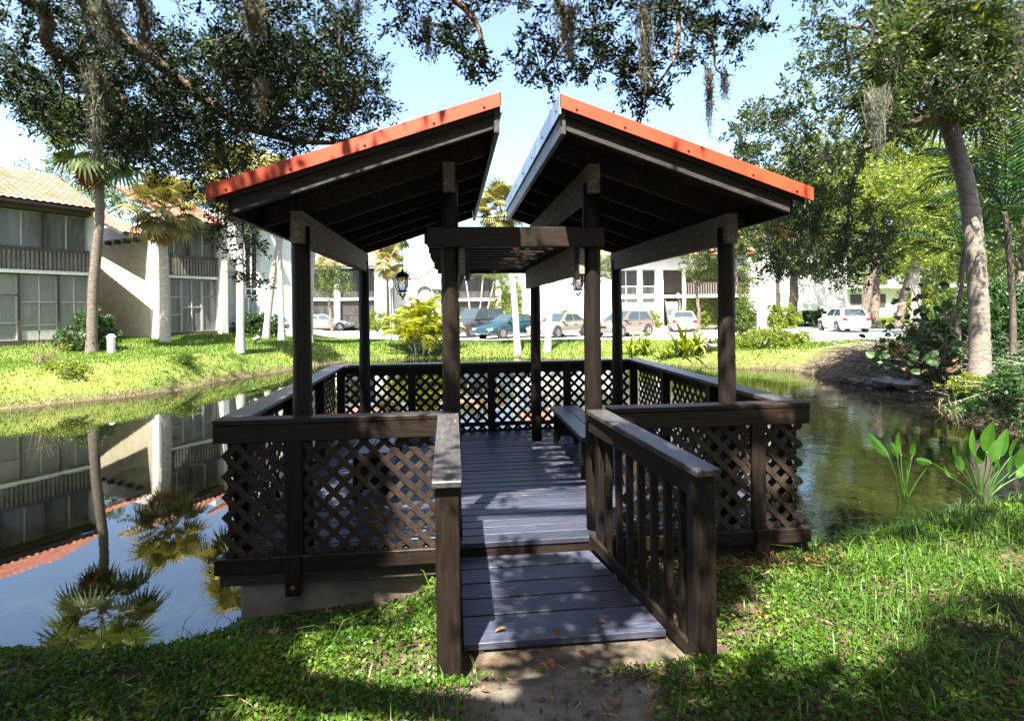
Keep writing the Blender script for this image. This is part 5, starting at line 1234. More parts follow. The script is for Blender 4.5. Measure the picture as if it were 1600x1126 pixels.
# ------------------------------------------------------------------ palms
def fan_frond(mat, nseg=26, pet=0.9, fan=0.95, droop=0.35, name='frond'):
    f = MB(); V = []; hub = np.array([pet, 0, 0.0]); fc = []; tint = []
    f.bar((0, 0, 0), (pet, 0, -0.03), 0.03, 0.018)
    nb = len(f.f)
    for i in range(nseg):
        a = R(-140 + 280 * (i + 0.5) / nseg); l = fan * (0.62 + 0.38 * math.cos(a * 0.55)) * random.uniform(0.9, 1.05)
        d = np.array([math.cos(a), math.sin(a), 0]); s = np.array([-math.sin(a), math.cos(a), 0])
        p0 = hub - np.array([0.05, 0, 0]); p1 = hub + d * l * 0.5 + np.array([0, 0, 0.06 - 0.12 * abs(math.sin(a / 2))]); p2 = hub + d * l * 0.95 + np.array([0, 0, -droop * l * random.uniform(0.5, 1.3)])
        w1 = l * 0.055; 
        up = np.array([0, 0, 0.02])
        f.quad([p0, p1 - s * w1, p2, p1 + up]); f.quad([p0, p1 + up, p2, p1 + s * w1])
    me = f.mesh(name, M[mat])
    a_ = me.attributes.new('tint', 'FLOAT', 'FACE'); vals = [0.5] * nb
    while len(vals) < len(me.polygons): q = random.random(); vals += [q, q * 0.9]
    a_.data.foreach_set('value', vals[:len(me.polygons)]); return me
def feather_frond(mat, npair=24, length=2.4, leaf=0.5, bend=0.9, name='frond', wd=0.022):
    f = MB(); path = []; ang = 0.0; p = np.array([0.0, 0, 0]); n = npair + 4; st = length / n
    for i in range(n + 1):
        path.append(p.copy()); t = i / n; e = -bend * t * t * 1.3; p = p + np.array([math.cos(e), 0, math.sin(e)]) * st
    f.tube([tuple(q) for q in path[::4] + [path[-1]]], [0.018 * (1 - 0.85 * k / (len(path[::4]))) for k in range(len(path[::4]) + 1)], 4)
    nb = len(f.f)
    for i in range(4, n + 1):
        t = i / n; dv = path[i] - path[i - 1]; dv = dv / np.linalg.norm(dv); l = leaf * (0.45 + 1.1 * math.sin(math.pi * min(1, t * 0.92 + 0.05)) * 0.6)
        for s in (-1, 1):
            d = dv * 0.55 + np.array([0, s * 0.83, 0]) + np.array([0, 0, random.uniform(-0.35, 0.1)]); d /= np.linalg.norm(d); w = np.cross(d, [0, 0, 1]); w = w / max(1e-6, np.linalg.norm(w)) * wd
            a = path[i]; tip_ = a + d * l + np.array([0, 0, -0.22 * l])
            f.quad([a, a + d * l * 0.5 - w, tip_, a + d * l * 0.5 + w])
    me = f.mesh(name, M[mat]); a_ = me.attributes.new('tint', 'FLOAT', 'FACE'); a_.data.foreach_set('value', [0.4] * nb + [random.random() for _ in range(len(me.polygons) - nb)]); return me
FAN = {k: [fan_frond(k) for _ in range(3)] for k in ('palm_leaf', 'palm_gold', 'palm_dead')}
FEA = {k: [feather_frond(k) for _ in range(2)] for k in ('palm_dark', 'palm_leaf', 'areca')}
FEA['areca'] = [feather_frond('areca', 34, 2.3, 0.62, 1.0 + 0.2 * k, wd=0.036) for k in range(2)]
FEA['palm_leaf'] = [feather_frond('palm_leaf', 30, 2.4, 0.6, 1.0, wd=0.03) for k in range(2)]
def set_frond(o, az, el, roll, s, loc):
    o.matrix_local = Matrix.Translation(loc) @ Matrix.Rotation(az, 4, 'Z') @ Matrix.Rotation(-el, 4, 'Y') @ Matrix.Rotation(roll, 4, 'X') @ Matrix.Scale(s, 4)
def trunk_mesh(path, r0, r1, n=12, rough=0.035, flare=1.3):
    p, rad, _ = limb(path, r0, r1, n, 16, 0.03); m = len(p)
    p = [Vector(path[0]).lerp(q, 1.0) for q in p]
    rad = [r * (1 + rough * (1 if i % 2 else -1) * random.uniform(0.4, 1)) * (1 + (flare - 1) * max(0, 1 - i / (m * 0.12))) for i, r in enumerate(rad)]
    f = MB(); f.tube(p, rad, n); return f
def palm(name, label, path, r0, r1, fronds, scale, kind='fan', boots=True, leaf='palm_leaf', bark='palm_bark', dead=4, group=None, lo=-0.9, hi=1.35, seed=1):
    rnd = random.Random(seed); base = Vector(path[0]); t = empty(name, base, 0, label, 'palm tree', group)
    f = trunk_mesh(path, r0, r1); f.v = [tuple(Vector(v) - base) for v in f.v]; f.build('trunk', M[bark], t, smooth=True)
    top = Vector(path[-1]) - base
    ln = (FAN if kind == 'fan' else FEA)[leaf]
    for k in range(fronds):
        o = link('frond', rnd.choice(ln), t); u = (k + rnd.random()) / fronds
        el = lo + (hi - lo) * u ** 1.1; az = k * 2.39996 + rnd.uniform(-.25, .25)
        set_frond(o, az, el, rnd.uniform(-.5, .5), scale * rnd.uniform(0.85, 1.12), top + Vector((0, 0, 0.25 * u * scale)))
    if kind == 'fan':
        for k in range(dead):
            o = link('dead_frond', rnd.choice(FAN['palm_dead']), t); set_frond(o, rnd.uniform(0, 6.28), rnd.uniform(-1.45, -1.0), rnd.uniform(-1, 1), scale * 0.8, top + Vector((0, 0, -0.15)))
        # old leaf boots under the crown
        bt = MB()
        for k in range(16 if boots else 5):
            a = k * 2.4; z = -0.06 * k; q = top + Vector((0, 0, z - 0.05))
            bt.bar(q + Vector((math.cos(a) * r1 * .8, math.sin(a) * r1 * .8, 0)), q + Vector((math.cos(a) * (r1 + .16), math.sin(a) * (r1 + .16), 0.22)), 0.07, 0.025)
        bt.build('leaf_boots', M['palm_bark_dark'], t)['kind'] = 'stuff'
    return t
def Gz(px, d, dz=-0.1): p = G(px, 540, d); p.z += dz; return p
grp = 'cabbage palms along the far bank'
palm('cabbage_palm', 'dark trunked cabbage palm on the left lawn beside the round shrub', [Gz(143, 20), at(146, 450, 20), at(156, 330, 20), at(151, 228, 20)], 0.17, 0.13, 20, 1.12, seed=3, bark='palm_bark_dark', group=grp)
palm('cabbage_palm', 'cabbage palm with golden green crown in front of the white fin walls', [Gz(258, 23.8), at(257, 440, 23.8), at(254, 365, 23.8), at(256, 330, 23.8)], 0.19, 0.15, 30, 0.95, leaf='palm_gold', dead=9, seed=5, group=grp)
palm('cabbage_palm', 'pale trunked palm on the lawn near the spot light, crown behind the oak leaves', [Gz(375, 21.5), at(376, 440, 21.5), at(372, 330, 21.5), at(370, 285, 21.5)], 0.15, 0.12, 20, 1.05, leaf='palm_gold', dead=6, seed=6, group=grp)
palm('cabbage_palm', 'leaning pale palm trunk before the tall plain wall', [Gz(415, 27.5), at(425, 440, 27.5), at(437, 375, 27.5), at(440, 320, 27.5)], 0.16, 0.14, 22, 1.1, seed=7, group=grp)
palm('cabbage_palm', 'straight pale palm trunk right of the leaning one', [Gz(440, 27), at(438, 440, 27), at(435, 370, 27), at(430, 300, 27)], 0.14, 0.12, 22, 1.1, seed=8, group=grp)
palm('cabbage_palm', 'pale palm trunk just right of the left front gazebo post', [Gz(484, 29), at(486, 440, 29), at(490, 380, 29), at(492, 310, 29)], 0.16, 0.13, 22, 1.1, seed=9, group=grp)
palm('cabbage_palm', 'small slim palm with round crown before the white arched building', [Gz(614, 44), at(610, 450, 44), at(606, 412, 44)], 0.15, 0.12, 24, 0.9, leaf='palm_gold', seed=10, group=grp)
palm('cabbage_palm', 'very tall thin palm behind the arched building', [Gz(622, 62), at(622, 420, 62), at(622, 372, 62)], 0.16, 0.12, 20, 1.0, seed=20, group=grp)
palm('cabbage_palm', 'white trunked palm whose crown shows between the two roofs', [Gz(809, 27.5), at(803, 460, 27.5), at(793, 390, 27.5), at(782, 330, 27.5)], 0.16, 0.13, 30, 0.85, leaf='palm_gold', dead=5, seed=11, group=grp)
palm('cabbage_palm', 'white palm trunk in front of the pale gold sedan', [Gz(855, 27.5), at(861, 460, 27.5), at(866, 400, 27.5), at(868, 340, 27.5)], 0.16, 0.13, 22, 0.9, leaf='palm_gold', seed=12, group=grp)
palm('cabbage_palm', 'white palm trunk rising from the ground cover mound right of the gazebo', [Gz(1190, 24.5), at(1192, 450, 24.5), at(1204, 370, 24.5), at(1210, 320, 24.5)], 0.22, 0.18, 24, 1.0, seed=13, group=grp)
palm('cabbage_palm', 'tall leaning cabbage palm on the right bank with a curving grey trunk', [Gz(1530, 12.6), at(1530, 500, 12.6), at(1524, 400, 12.6), at(1512, 300, 12.7), at(1482, 195, 12.8), at(1462, 140, 12.8)], 0.205, 0.165, 34, 1.15, bark='palm_bark_mid', dead=0, boots=False, seed=14, lo=-0.5, group=grp)
# feather palms
def clump_palm(name, label, stems, scale, leaf, nf, group=None, seed=0, bark='palm_bark'):
    rnd = random.Random(seed); base = Vector(stems[0][0]); t = empty(name, base, 0, label, 'palm', group)
    for path in stems:
        f = trunk_mesh(path, 0.07 * scale, 0.05 * scale, 8, 0.05, 1.1); f.v = [tuple(Vector(v) - base) for v in f.v]; f.build('stem', M[bark], t, smooth=True)
        top = Vector(path[-1]) - base
        for k in range(nf):
            o = link('frond', rnd.choice(FEA[leaf]), t); set_frond(o, k * 2.4 + rnd.uniform(-.3, .3), rnd.uniform(0.25, 1.35), rnd.uniform(-.4, .4), scale * rnd.uniform(0.7, 1.0), top)
    return t
def stem(px, d, y1, dpx=0):
    a = Gz(px, d); b_ = at(px + dpx, y1, d); return [a, a.lerp(b_, 0.5) + Vector((0.05, 0, 0)), b_]
clump_palm('areca_palm', 'yellow green clumping palm on the lawn, seen left of the inner left gazebo post', [stem(655, 28, 508), stem(640, 28.3, 515, -8), stem(668, 27.6, 512, 8), stem(650, 27.2, 528, -6), stem(676, 28.4, 524, 6), stem(662, 28.8, 494, 2), stem(645, 28.0, 532, -10), stem(660, 27.4, 536, 0), stem(672, 28, 534, 8), stem(652, 28.6, 500, -2)], 0.72, 'areca', 12, seed=2)
clump_palm('feather_palm', 'green feathery palms with slanting pale stems beside the dark porch', [stem(738, 47, 425, -12), stem(745, 47.5, 430, 10), stem(752, 47, 440, 20)], 1.0, 'palm_leaf', 9, 'feather palms before the far buildings', 3)
clump_palm('feather_palm', 'feathery palms growing against the long white building, beside the right inner post', [stem(938, 46, 420, -4), stem(946, 46.4, 430, 8), stem(932, 46, 440, -14)], 1.05, 'palm_leaf', 9, 'feather palms before the far buildings', 4)
clump_palm('feather_palm', 'dark green feathery palm leaning in at the right edge behind the grey trunk', [[C(12.6, 14.5, .8), C(12.5, 14.4, 2.6), at(1570, 330, 14.2)], [C(13.6, 14.5, .8), C(13.5, 14.4, 2.6), at(1620, 300, 14.2)], [C(12.0, 15.5, .8), C(12.0, 15.5, 2.0), at(1505, 400, 15.5)]], 1.15, 'palm_dark', 11, None, 5, 'palm_bark_dark')

# ------------------------------------------------------------------ trees beyond
def tree(label, px, d, ybase, trunk_r, blobs, nspray, nleaf, ll, mat, bark='bark', group='trees beyond the pond', lean=0, name='tree', lw=0.5, srad=0.9):
    """blobs: (px, py, radius m, depth offset) spheres that the crown fills"""
    base = G(px, ybase, d); base.z -= 0.15; cs = []; w = np.array([b_[2] ** 2.2 for b_ in blobs]); w /= w.sum()
    for b_, k in zip(blobs, RNG.multinomial(nspray, w)):
        o = np.array(tuple(at(b_[0], b_[1], d + b_[3]))); dv = unit(RNG.normal(size=(k, 3))); cs.append(o + dv * b_[2] * (RNG.uniform(0.15, 1, (k, 1)) ** 0.5) * np.array([1, 1, 0.85]))
    cs = np.concatenate(cs); main = max(blobs, key=lambda q: q[2]); mc = at(main[0], main[1], d + main[3])
    fork = base.lerp(mc, 0.55); fork.x += lean
    L_ = [limb([base, base.lerp(fork, 0.5) + Vector((random.uniform(-.1, .1), 0, 0)), fork], trunk_r, trunk_r * 0.7, 9)]
    for b_ in blobs:
        o = at(b_[0], b_[1], d + b_[3]); L_.append(limb([fork, fork.lerp(o, 0.5) + Vector((random.uniform(-.3, .3), random.uniform(-.3, .3), 0.2)), o], trunk_r * 0.45, trunk_r * 0.12, 6))
    return oak(name, label, base, L_, cs, srad, nleaf, ll, ll * lw, mat, group=group, bark=bark)
tree('tall green tree rising behind the left apartment roofs', 110, 44, 520, 0.3, [(90, 285, 2.2, 0), (160, 290, 2.2, 0), (30, 290, 1.8, 2), (190, 320, 1.6, 1)], 90, 60, 0.22, 'oak_leaf_bright')
tree('leafy tree growing before the dark screened porch left of the lot', 520, 46, 515, 0.14, [(510, 420, 1.5, 0), (528, 440, 1.3, 0), (500, 450, 1.0, 0)], 60, 70, 0.16, 'oak_leaf_bright', srad=0.6)
tree('bright round yellow green tree behind the teal car', 795, 47, 500, 0.12, [(793, 450, 1.25, 0), (800, 478, 1.1, 0), (780, 472, 0.9, 0)], 60, 80, 0.13, 'yellow_leaf', srad=0.5)
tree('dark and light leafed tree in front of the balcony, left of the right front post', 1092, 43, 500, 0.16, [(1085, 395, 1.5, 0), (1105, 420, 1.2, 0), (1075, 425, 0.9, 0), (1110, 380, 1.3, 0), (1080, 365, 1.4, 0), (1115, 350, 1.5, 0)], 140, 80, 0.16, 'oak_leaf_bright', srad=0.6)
tree('slender tree right behind the right front gazebo post', 1165, 40, 505, 0.10, [(1160, 400, 1.4, 0), (1172, 440, 1.1, 0), (1150, 370, 1.3, 0), (1158, 465, 0.8, 0), (1180, 370, 1.5, 0), (1135, 340, 1.6, 0)], 150, 80, 0.15, 'oak_leaf_bright', srad=0.6)
tree('oak with dark crown and pale forked trunk before the white stuccoed block', 1236, 46, 505, 0.42, [(1240, 415, 1.7, 0), (1265, 430, 1.6, -1), (1215, 395, 1.6, 0), (1290, 405, 1.4, 0), (1245, 365, 2.0, 0), (1200, 360, 1.7, 0), (1295, 365, 1.9, 0)], 210, 75, 0.17, 'oak_leaf')
tree('large oak with dark leaning trunk behind the white hatchback', 1366, 50, 500, 0.42, [(1330, 300, 3.4, 0), (1400, 260, 3.8, 2), (1460, 330, 3.2, 0), (1360, 390, 2.4, 0), (1300, 370, 2.2, 0), (1500, 270, 3.0, 3)], 420, 80, 0.22, 'yellow_leaf', lean=-0.8)
tree('sunlit tree with a pale blotched trunk on the right hand lawn', 1428, 33, 500, 0.30, [(1430, 330, 1.9, 0), (1470, 300, 1.9, 1), (1390, 300, 1.7, 0), (1500, 350, 1.5, 0), (1425, 385, 1.3, -.3), (1455, 390, 1.0, -.3)], 240, 80, 0.17, 'yellow_leaf', bark='blotch')
tree('dark trunked tree between the pale trunk and the far house', 1402, 42, 500, 0.30, [(1405, 380, 1.9, 0), (1440, 340, 2.2, 1)], 90, 80, 0.2, 'oak_leaf_bright')
tree('dense green tree at the right edge behind the leaning palm', 1570, 21, 520, 0.25, [(1560, 260, 1.5, 0), (1600, 220, 1.7, 0), (1630, 330, 1.8, 0), (1545, 330, 1.2, 1), (1590, 400, 1.3, 1)], 200, 85, 0.14, 'oak_leaf_bright')
tree('broad tree far off at the right edge of the lawn', 1530, 55, 500, 0.3, [(1520, 400, 3.0, 0), (1580, 370, 3.6, 0), (1470, 420, 2.2, 0), (1540, 300, 3.4, 2)], 260, 80, 0.24, 'oak_leaf_bright')
tree('bright broad tree beyond the pale far house', 1440, 74, 500, 0.4, [(1400, 400, 3.6, 0), (1450, 380, 4.0, 0), (1500, 410, 3.4, 0), (1360, 420, 2.8, 0), (1545, 420, 3.4, 0)], 260, 80, 0.32, 'yellow_leaf', srad=1.2)
tree('tall bright tree rising above the others right of the right eave', 1345, 40, 500, 0.3, [(1340, 250, 2.3, 0), (1400, 220, 2.4, 0), (1300, 290, 1.9, 0), (1450, 260, 2.2, 0), (1390, 300, 2.2, 0), (1270, 240, 1.8, 0), (1345, 340, 1.8, 0)], 330, 85, 0.19, 'yellow_leaf')
tree('tall tree behind the stuccoed block roof', 1250, 66, 500, 0.4, [(1200, 330, 3.4, 0), (1260, 310, 3.6, 0), (1310, 340, 3.0, 0), (1160, 350, 3.0, 0)], 190, 70, 0.32, 'oak_leaf_bright')
# a far-off belt of woodland closes the view
ang = RNG.uniform(-0.95, 0.95, 900); dd = RNG.uniform(88, 110, 900); cs = np.stack([CU + np.sin(ang + YAW) * dd / np.cos(ang), CV + np.cos(ang + YAW) * dd / np.cos(ang), np.zeros(900)], 1)
cs[:, 0] = [C(math.tan(a) * d, d).x for a, d in zip(ang, dd)]; cs[:, 1] = [C(math.tan(a) * d, d).y for a, d in zip(ang, dd)]
cs[:, 2] = 0.8 + RNG.uniform(0, 1, 900) ** 0.8 * (4.0 + 3.0 * np.abs(np.sin(ang * 9)) + 3.0 * smooth(0.25, 0.6, ang) + 2.5 * smooth(0.25, 0.6, -ang))
V, F, ti, c, tips = sprays(cs, 1.8, 60, 0.6, 0.35)
tag(link('woodland', np_mesh('woodland', V, F, M['oak_leaf_bright'], ti)), 'far belt of woodland behind the buildings', 'woodland', kind='stuff')

# ------------------------------------------------------------------ shrubs and hedges
def shrub(name, label, px, py, d, rx, ry, rz, n, nleaf, ll, mat, cat='shrub', group=None, lw=0.5, srad=0.22):
    base = G(px, py, d); t = empty(name, base, 0, label, cat, group)
    dv = unit(RNG.normal(size=(n, 3))); dv[:, 2] = np.abs(dv[:, 2]) * 1.0 - 0.05
    sc_ = RNG.uniform(0.3, 1, (n, 1)) ** 0.4 * (1 + 0.12 * np.sin(dv[:, :1] * 9 + dv[:, 1:2] * 7))
    c = dv * sc_ * np.array([rx, ry, rz]) + np.array([0, 0, rz * 0.12])
    c[:, 2] = np.maximum(c[:, 2], 0.05)
    a = math.atan2(_sn, _cs); c = c @ np.array([[math.cos(a), -math.sin(a), 0], [math.sin(a), math.cos(a), 0], [0, 0, 1]])
    V, F, ti, cc, tips = sprays(c, srad, nleaf, ll, ll * lw)
    link('foliage', np_mesh('foliage', V, F, M[mat], ti), t)
    j = RNG.integers(0, n, 14); V, F = twig_tubes(c[j] * np.array([0.12, 0.12, 0]) - np.array([0, 0, 0.06]), c[j] * 0.85, 0.02, 0.008)
    link('stems', np_mesh('stems', V, F, M['twig']), t)
    return t
shrub('round_shrub', 'round dark green shrub on the left lawn behind the dark palm trunk', 140, 550, 20.6, 0.92, 0.8, 1.35, 130, 60, 0.09, 'dark_leaf')
shrub('low_shrub', 'low pale leafed shrub at the foot of the round shrub', 118, 550, 20.3, 0.4, 0.4, 0.5, 30, 50, 0.07, 'yellow_leaf', srad=0.15)
shrub('hedge', 'dark glossy hedge along the foot of the tall pale wall', 402, 520, 29.5, 1.5, 0.6, 1.15, 130, 60, 0.12, 'dark_leaf', 'hedge')
shrub('round_shrub', 'round yellow green bush before the white arched building', 589, 513, 46, 1.15, 1.0, 1.6, 110, 60, 0.12, 'yellow_leaf', group='bushes before the far buildings', srad=0.28)
shrub('round_shrub', 'small rounded bush before the blank white wall, left of the right inner post', 881, 500, 46, 0.8, 0.8, 1.45, 80, 60, 0.11, 'yellow_leaf', group='bushes before the far buildings')
shrub('hedge', 'clipped yellow green hedge before the tall window bays', 972, 502, 47, 2.0, 0.7, 0.95, 120, 60, 0.12, 'yellow_leaf', 'hedge')
shrub('round_shrub', 'small light bush beside the foot of the outside stair', 1020, 500, 47, 0.75, 0.7, 1.3, 70, 60, 0.11, 'yellow_leaf', group='bushes before the far buildings')
shrub('round_shrub', 'bright bush under the balcony behind the pale silver sedan', 1090, 505, 44, 1.35, 1.0, 2.1, 140, 60, 0.13, 'yellow_leaf', group='bushes before the far buildings', srad=0.3)
shrub('hedge', 'dark hedge in the shade before the white stuccoed block', 1275, 505, 48, 2.6, 0.8, 1.25, 150, 60, 0.14, 'dark_leaf', 'hedge')
shrub('round_shrub', 'green bush beside the red car', 1172, 508, 42, 0.9, 0.8, 1.3, 70, 60, 0.12, 'dark_leaf')
shrub('ground_cover_mound', 'spreading yellow green ground cover mound on the bank round the white palm trunk', 1205, 560, 24.0, 1.75, 1.3, 0.72, 260, 70, 0.085, 'yellow_leaf', 'ground cover', srad=0.2)
shrub('ground_cover_mound', 'low yellow green ground cover left of the white palm trunk', 1150, 562, 24.0, 0.9, 0.9, 0.45, 110, 70, 0.085, 'yellow_leaf', 'ground cover', srad=0.2)
shrub('round_shrub', 'big dark bush at the right edge behind the feathery palm', 1575, 530, 19, 2.2, 1.2, 2.0, 230, 60, 0.14, 'dark_leaf', srad=0.35)
shrub('low_shrub', 'low dark bush at the back of the right bank, left of the leaning palm', 1488, 540, 18, 1.5, 0.9, 0.95, 150, 60, 0.11, 'dark_leaf', srad=0.28)
shrub('low_shrub', 'sunny low bush at the foot of the leaning palm', 1540, 610, 12.3, 0.75, 0.5, 0.28, 90, 50, 0.06, 'yellow_leaf', srad=0.14)
shrub('tall_bush', 'tall light green bush hiding the middle of the pale far house', 1455, 505, 52, 3.2, 1.5, 3.3, 210, 70, 0.2, 'yellow_leaf', srad=0.6)
shrub('tall_bush', 'tall green bush left of the leaning palm trunk, beyond the drive', 1500, 505, 46, 2.2, 1.5, 3.0, 170, 70, 0.18, 'oak_leaf_bright', srad=0.5)
shrub('tall_bush', 'broad dark bush at the far right beyond the drive', 1570, 505, 44, 3.0, 1.5, 3.6, 210, 70, 0.18, 'oak_leaf_mid', srad=0.55)
shrub('tall_bush', 'yellow green bush at the foot of the stuccoed block, right of the white palm trunk', 1222, 505, 43, 1.3, 0.9, 1.7, 110, 70, 0.14, 'yellow_leaf', srad=0.35)
shrub('tall_bush', 'leafy bush between the red car and the white palm trunk', 1160, 505, 39, 1.0, 0.8, 2.0, 100, 70, 0.13, 'oak_leaf_bright', srad=0.35)
shrub('dead_bush', 'tangle of bare brown twigs beside the right front gazebo post', 1150, 530, 28, 0.7, 0.5, 0.7, 40, 20, 0.1, 'litter')
shrub('weed_clump', 'small green weed clump at the water edge below the left lawn', 285, 590, 18.5, 0.45, 0.3, 0.35, 40, 50, 0.07, 'lawn_blade', 'weeds', lw=0.25)
shrub('weed_clump', 'low yellow weed patch on the near side of the left bank', 105, 615, 15.6, 0.6, 0.35, 0.25, 50, 50, 0.06, 'yellow_leaf', 'weeds')
# sea grape with big round leaves leaning over the right bank
sb = G(1470, 560, 14.5)
t = empty('sea_grape_bush', sb, 0, 'sprawling bush with large round leaves and bare stems on the right bank', 'bush')
LIMB = []
for px, py, d in ((1390, 480, 14.5), (1425, 450, 14.8), (1460, 455, 14.4), (1500, 480, 14.2), (1360, 520, 14.6), (1440, 500, 14.0), (1500, 440, 15), (1400, 545, 13.9), (1405, 510, 14.0), (1450, 530, 13.8), (1480, 510, 14.0), (1425, 480, 14.4), (1500, 530, 14.0), (1375, 545, 14.4), (1395, 560, 13.6), (1430, 565, 13.6), (1470, 560, 13.2), (1415, 530, 14.2)):
    e = at(px, py, d) - sb; f = MB(); q, rad, n = limb([Vector((random.uniform(-.2, .2), 0, -0.1)), e * 0.5 + Vector((0, 0, 0.25)), e], 0.03, 0.008, 6); f.tube(q, rad, n); f.build('stem', M['bark'], t, smooth=True); LIMB.append((q, e))
lf = MB(); n = 9
ring = [(0.06 + 0.06 * (1 - math.cos(2 * math.pi * k / n)), 0.075 * math.sin(2 * math.pi * k / n), 0.012 * math.cos(4 * math.pi * k / n)) for k in range(n)]
lf.quad(ring); RL = lf.mesh('round_leaf', M['dark_leaf']); a_ = RL.attributes.new('tint', 'FLOAT', 'FACE'); a_.data.foreach_set('value', [0.8])
RL2 = RL.copy(); RL2.attributes['tint'].data.foreach_set('value', [0.35]); RL3 = RL.copy(); RL3.materials[0] = M['litter']
for i in range(285):
    q, e = random.choice(LIMB); p = q[random.randint(len(q) // 3, len(q) - 1)] + Vector((random.gauss(0, .16), random.gauss(0, .16), random.gauss(0, .13)))
    o = link('round_leaf', random.choice((RL, RL, RL2, RL2, RL3)), t); s = random.uniform(0.9, 1.8); o.location = p; o.rotation_euler = (random.uniform(-1, 1), random.uniform(-1, 1), random.uniform(0, 6.28)); o.scale = (s, s, s)
# spiky strap leaved plants at the far water edge
strap = []
for k in range(3):
    f = MB(); pr = None; L_ = 1.0
    for i in range(6):
        tt = i / 5; w = 0.030 * (1 - tt) ** 0.6 * (0.6 + 0.8 * min(1, tt * 3)) + 0.002; x = 0.55 * tt ** 1.8 * (0.6 + 0.4 * k); z = L_ * (tt - 0.18 * (k + 1) * tt ** 3); cur = ((x, -w, z), (x, w, z))
        if pr: f.quad([pr[0], pr[1], cur[1], cur[0]])
        pr = cur
    me = f.mesh('strap_leaf', M['areca' if k == 0 else 'yellow_leaf']); a_ = me.attributes.new('tint', 'FLOAT', 'FACE'); a_.data.foreach_set('value', [random.random() for _ in me.polygons]); strap.append(me)
def spiky(label, px, py, d, n, s, seed):
    rnd = random.Random(seed); p = G(px, py, d); p.z -= 0.05; t = empty('spiky_plant', p, 0, label, 'plant', 'spiky plants at the far water edge')
    for k in range(n):
        o = link('strap_leaf', rnd.choice(strap), t); ss = s * rnd.uniform(0.7, 1.15); o.location = (rnd.uniform(-.25, .25) * s, rnd.uniform(-.2, .2) * s, 0); o.rotation_euler = (0, rnd.uniform(0.0, 0.55), rnd.uniform(0, 6.28)); o.scale = (ss, ss, ss)
spiky('spiky yellow green plant at the far water edge below the tan hatchback', 995, 562, 25.0, 46, 1.5, 1)
spiky('larger spiky plant by a pale rock, left of the right front gazebo post', 1082, 565, 23.4, 60, 1.75, 2)
spiky('small spiky plant half hidden behind the right rail corner', 1045, 568, 23.6, 26, 1.2, 3)
rk = bmesh.new(); bmesh.ops.create_icosphere(rk, subdivisions=3, radius=0.5)
for v_ in rk.verts: v_.co += v_.co.normalized() * (0.10 * math.sin(v_.co.x * 9 + 1) * math.cos(v_.co.y * 7) + 0.07 * math.sin(v_.co.z * 11)); v_.co.z *= 0.7
rme = bpy.data.meshes.new('rock'); rk.to_mesh(rme); rme.materials.append(M['concrete']); pr_ = G(1104, 560, 23.6)
tag(link('rock', rme, None, loc=(pr_.x, pr_.y, pr_.z + 0.12)), 'pale rock at the water edge beside the larger spiky plant', 'rock')

rk2 = rme.copy(); rk2.materials[0] = M['grey_rock']
for px, py, d, s, lab in ((1352, 598, 16.6, 0.55, 'flat grey rock at the water edge, leftmost of the rocks below the brush'), (1385, 600, 16.3, 0.8, 'long grey rock in the middle of the row below the brush'), (1428, 600, 15.7, 0.7, 'grey rock right of the long one below the brush'), (1458, 606, 15.3, 0.5, 'small grey rock nearest the leaning palm')):
    q = at(px, py, d); o = link('rock', rk2, None, loc=(q.x, q.y, 0.05), rot=(0.1, 0.05, s * 9)); o.scale = (s * 1.6, s * 0.9, s * 0.8); tag(o, lab, 'rock', 'grey rocks along the right bank')
# ------------------------------------------------------------------ arrowhead plants in the shallows
def oval_leaf(l, w, curl, name='leaf'):
    f = MB(); n = 7; rows = []
    for i in range(n):
        tt = i / (n - 1); ww = w * math.sin(math.pi * (0.06 + 0.94 * tt) ** 0.8) ** 0.8 * 0.5 + 0.001 if i < n - 1 else 0.001; z = -curl * tt * tt * l; x = l * tt * (1 - 0.2 * abs(curl) * tt)
        rows.append([(x, -ww, z + ww * 0.35), (x, 0, z), (x, ww, z + ww * 0.35)])
    for a, b_ in zip(rows[:-1], rows[1:]): f.quad([a[0], a[1], b_[1], b_[0]]); f.quad([a[1], a[2], b_[2], b_[1]])
    me = f.mesh(name, M['aqua'], True); a_ = me.attributes.new('tint', 'FLOAT', 'FACE'); q = random.random(); a_.data.foreach_set('value', [min(1, q * 0.7 + 0.3 * random.random()) for _ in me.polygons]); return me
def water_plant(label, bx, by, d, leaves):
    """leaves: (px, py of the leaf foot, px, py of its tip, width m, curl)"""
    base = at(bx, by, d); base.z = -0.12; t = empty('arrowhead_plant', base, 0, label, 'plant', 'arrowhead plants in the shallows')
    for (ax, ay, tx, ty, w, curl) in leaves:
        dq = d + random.uniform(-.15, .15); a = at(ax, ay, dq) - base; e = at(tx, ty, dq + random.uniform(-.08, .08)) - base
        f = MB(); q, rad, n = limb([Vector((random.uniform(-.06, .06), random.uniform(-.06, .06), 0)), a * 0.5 + Vector((0, 0, 0.04)), a], 0.009, 0.006, 6); f.tube(q, rad, n)
        me = f.mesh('stalk', M['aqua'], True); at_ = me.attributes.new('tint', 'FLOAT', 'FACE'); at_.data.foreach_set('value', [0.7] * len(me.polygons)); link('stalk', me, t)
        dv = (e - a); o = link('leaf', oval_leaf(dv.length, w, curl), t); o.location = a
        xq = dv.normalized(); yq = Vector((0.75, random.uniform(-0.9, 0.3), 0.15)); yq = (yq - xq * yq.dot(xq)).normalized(); zq = xq.cross(yq)
        o.rotation_euler = Matrix((xq, yq, zq)).transposed().to_euler()
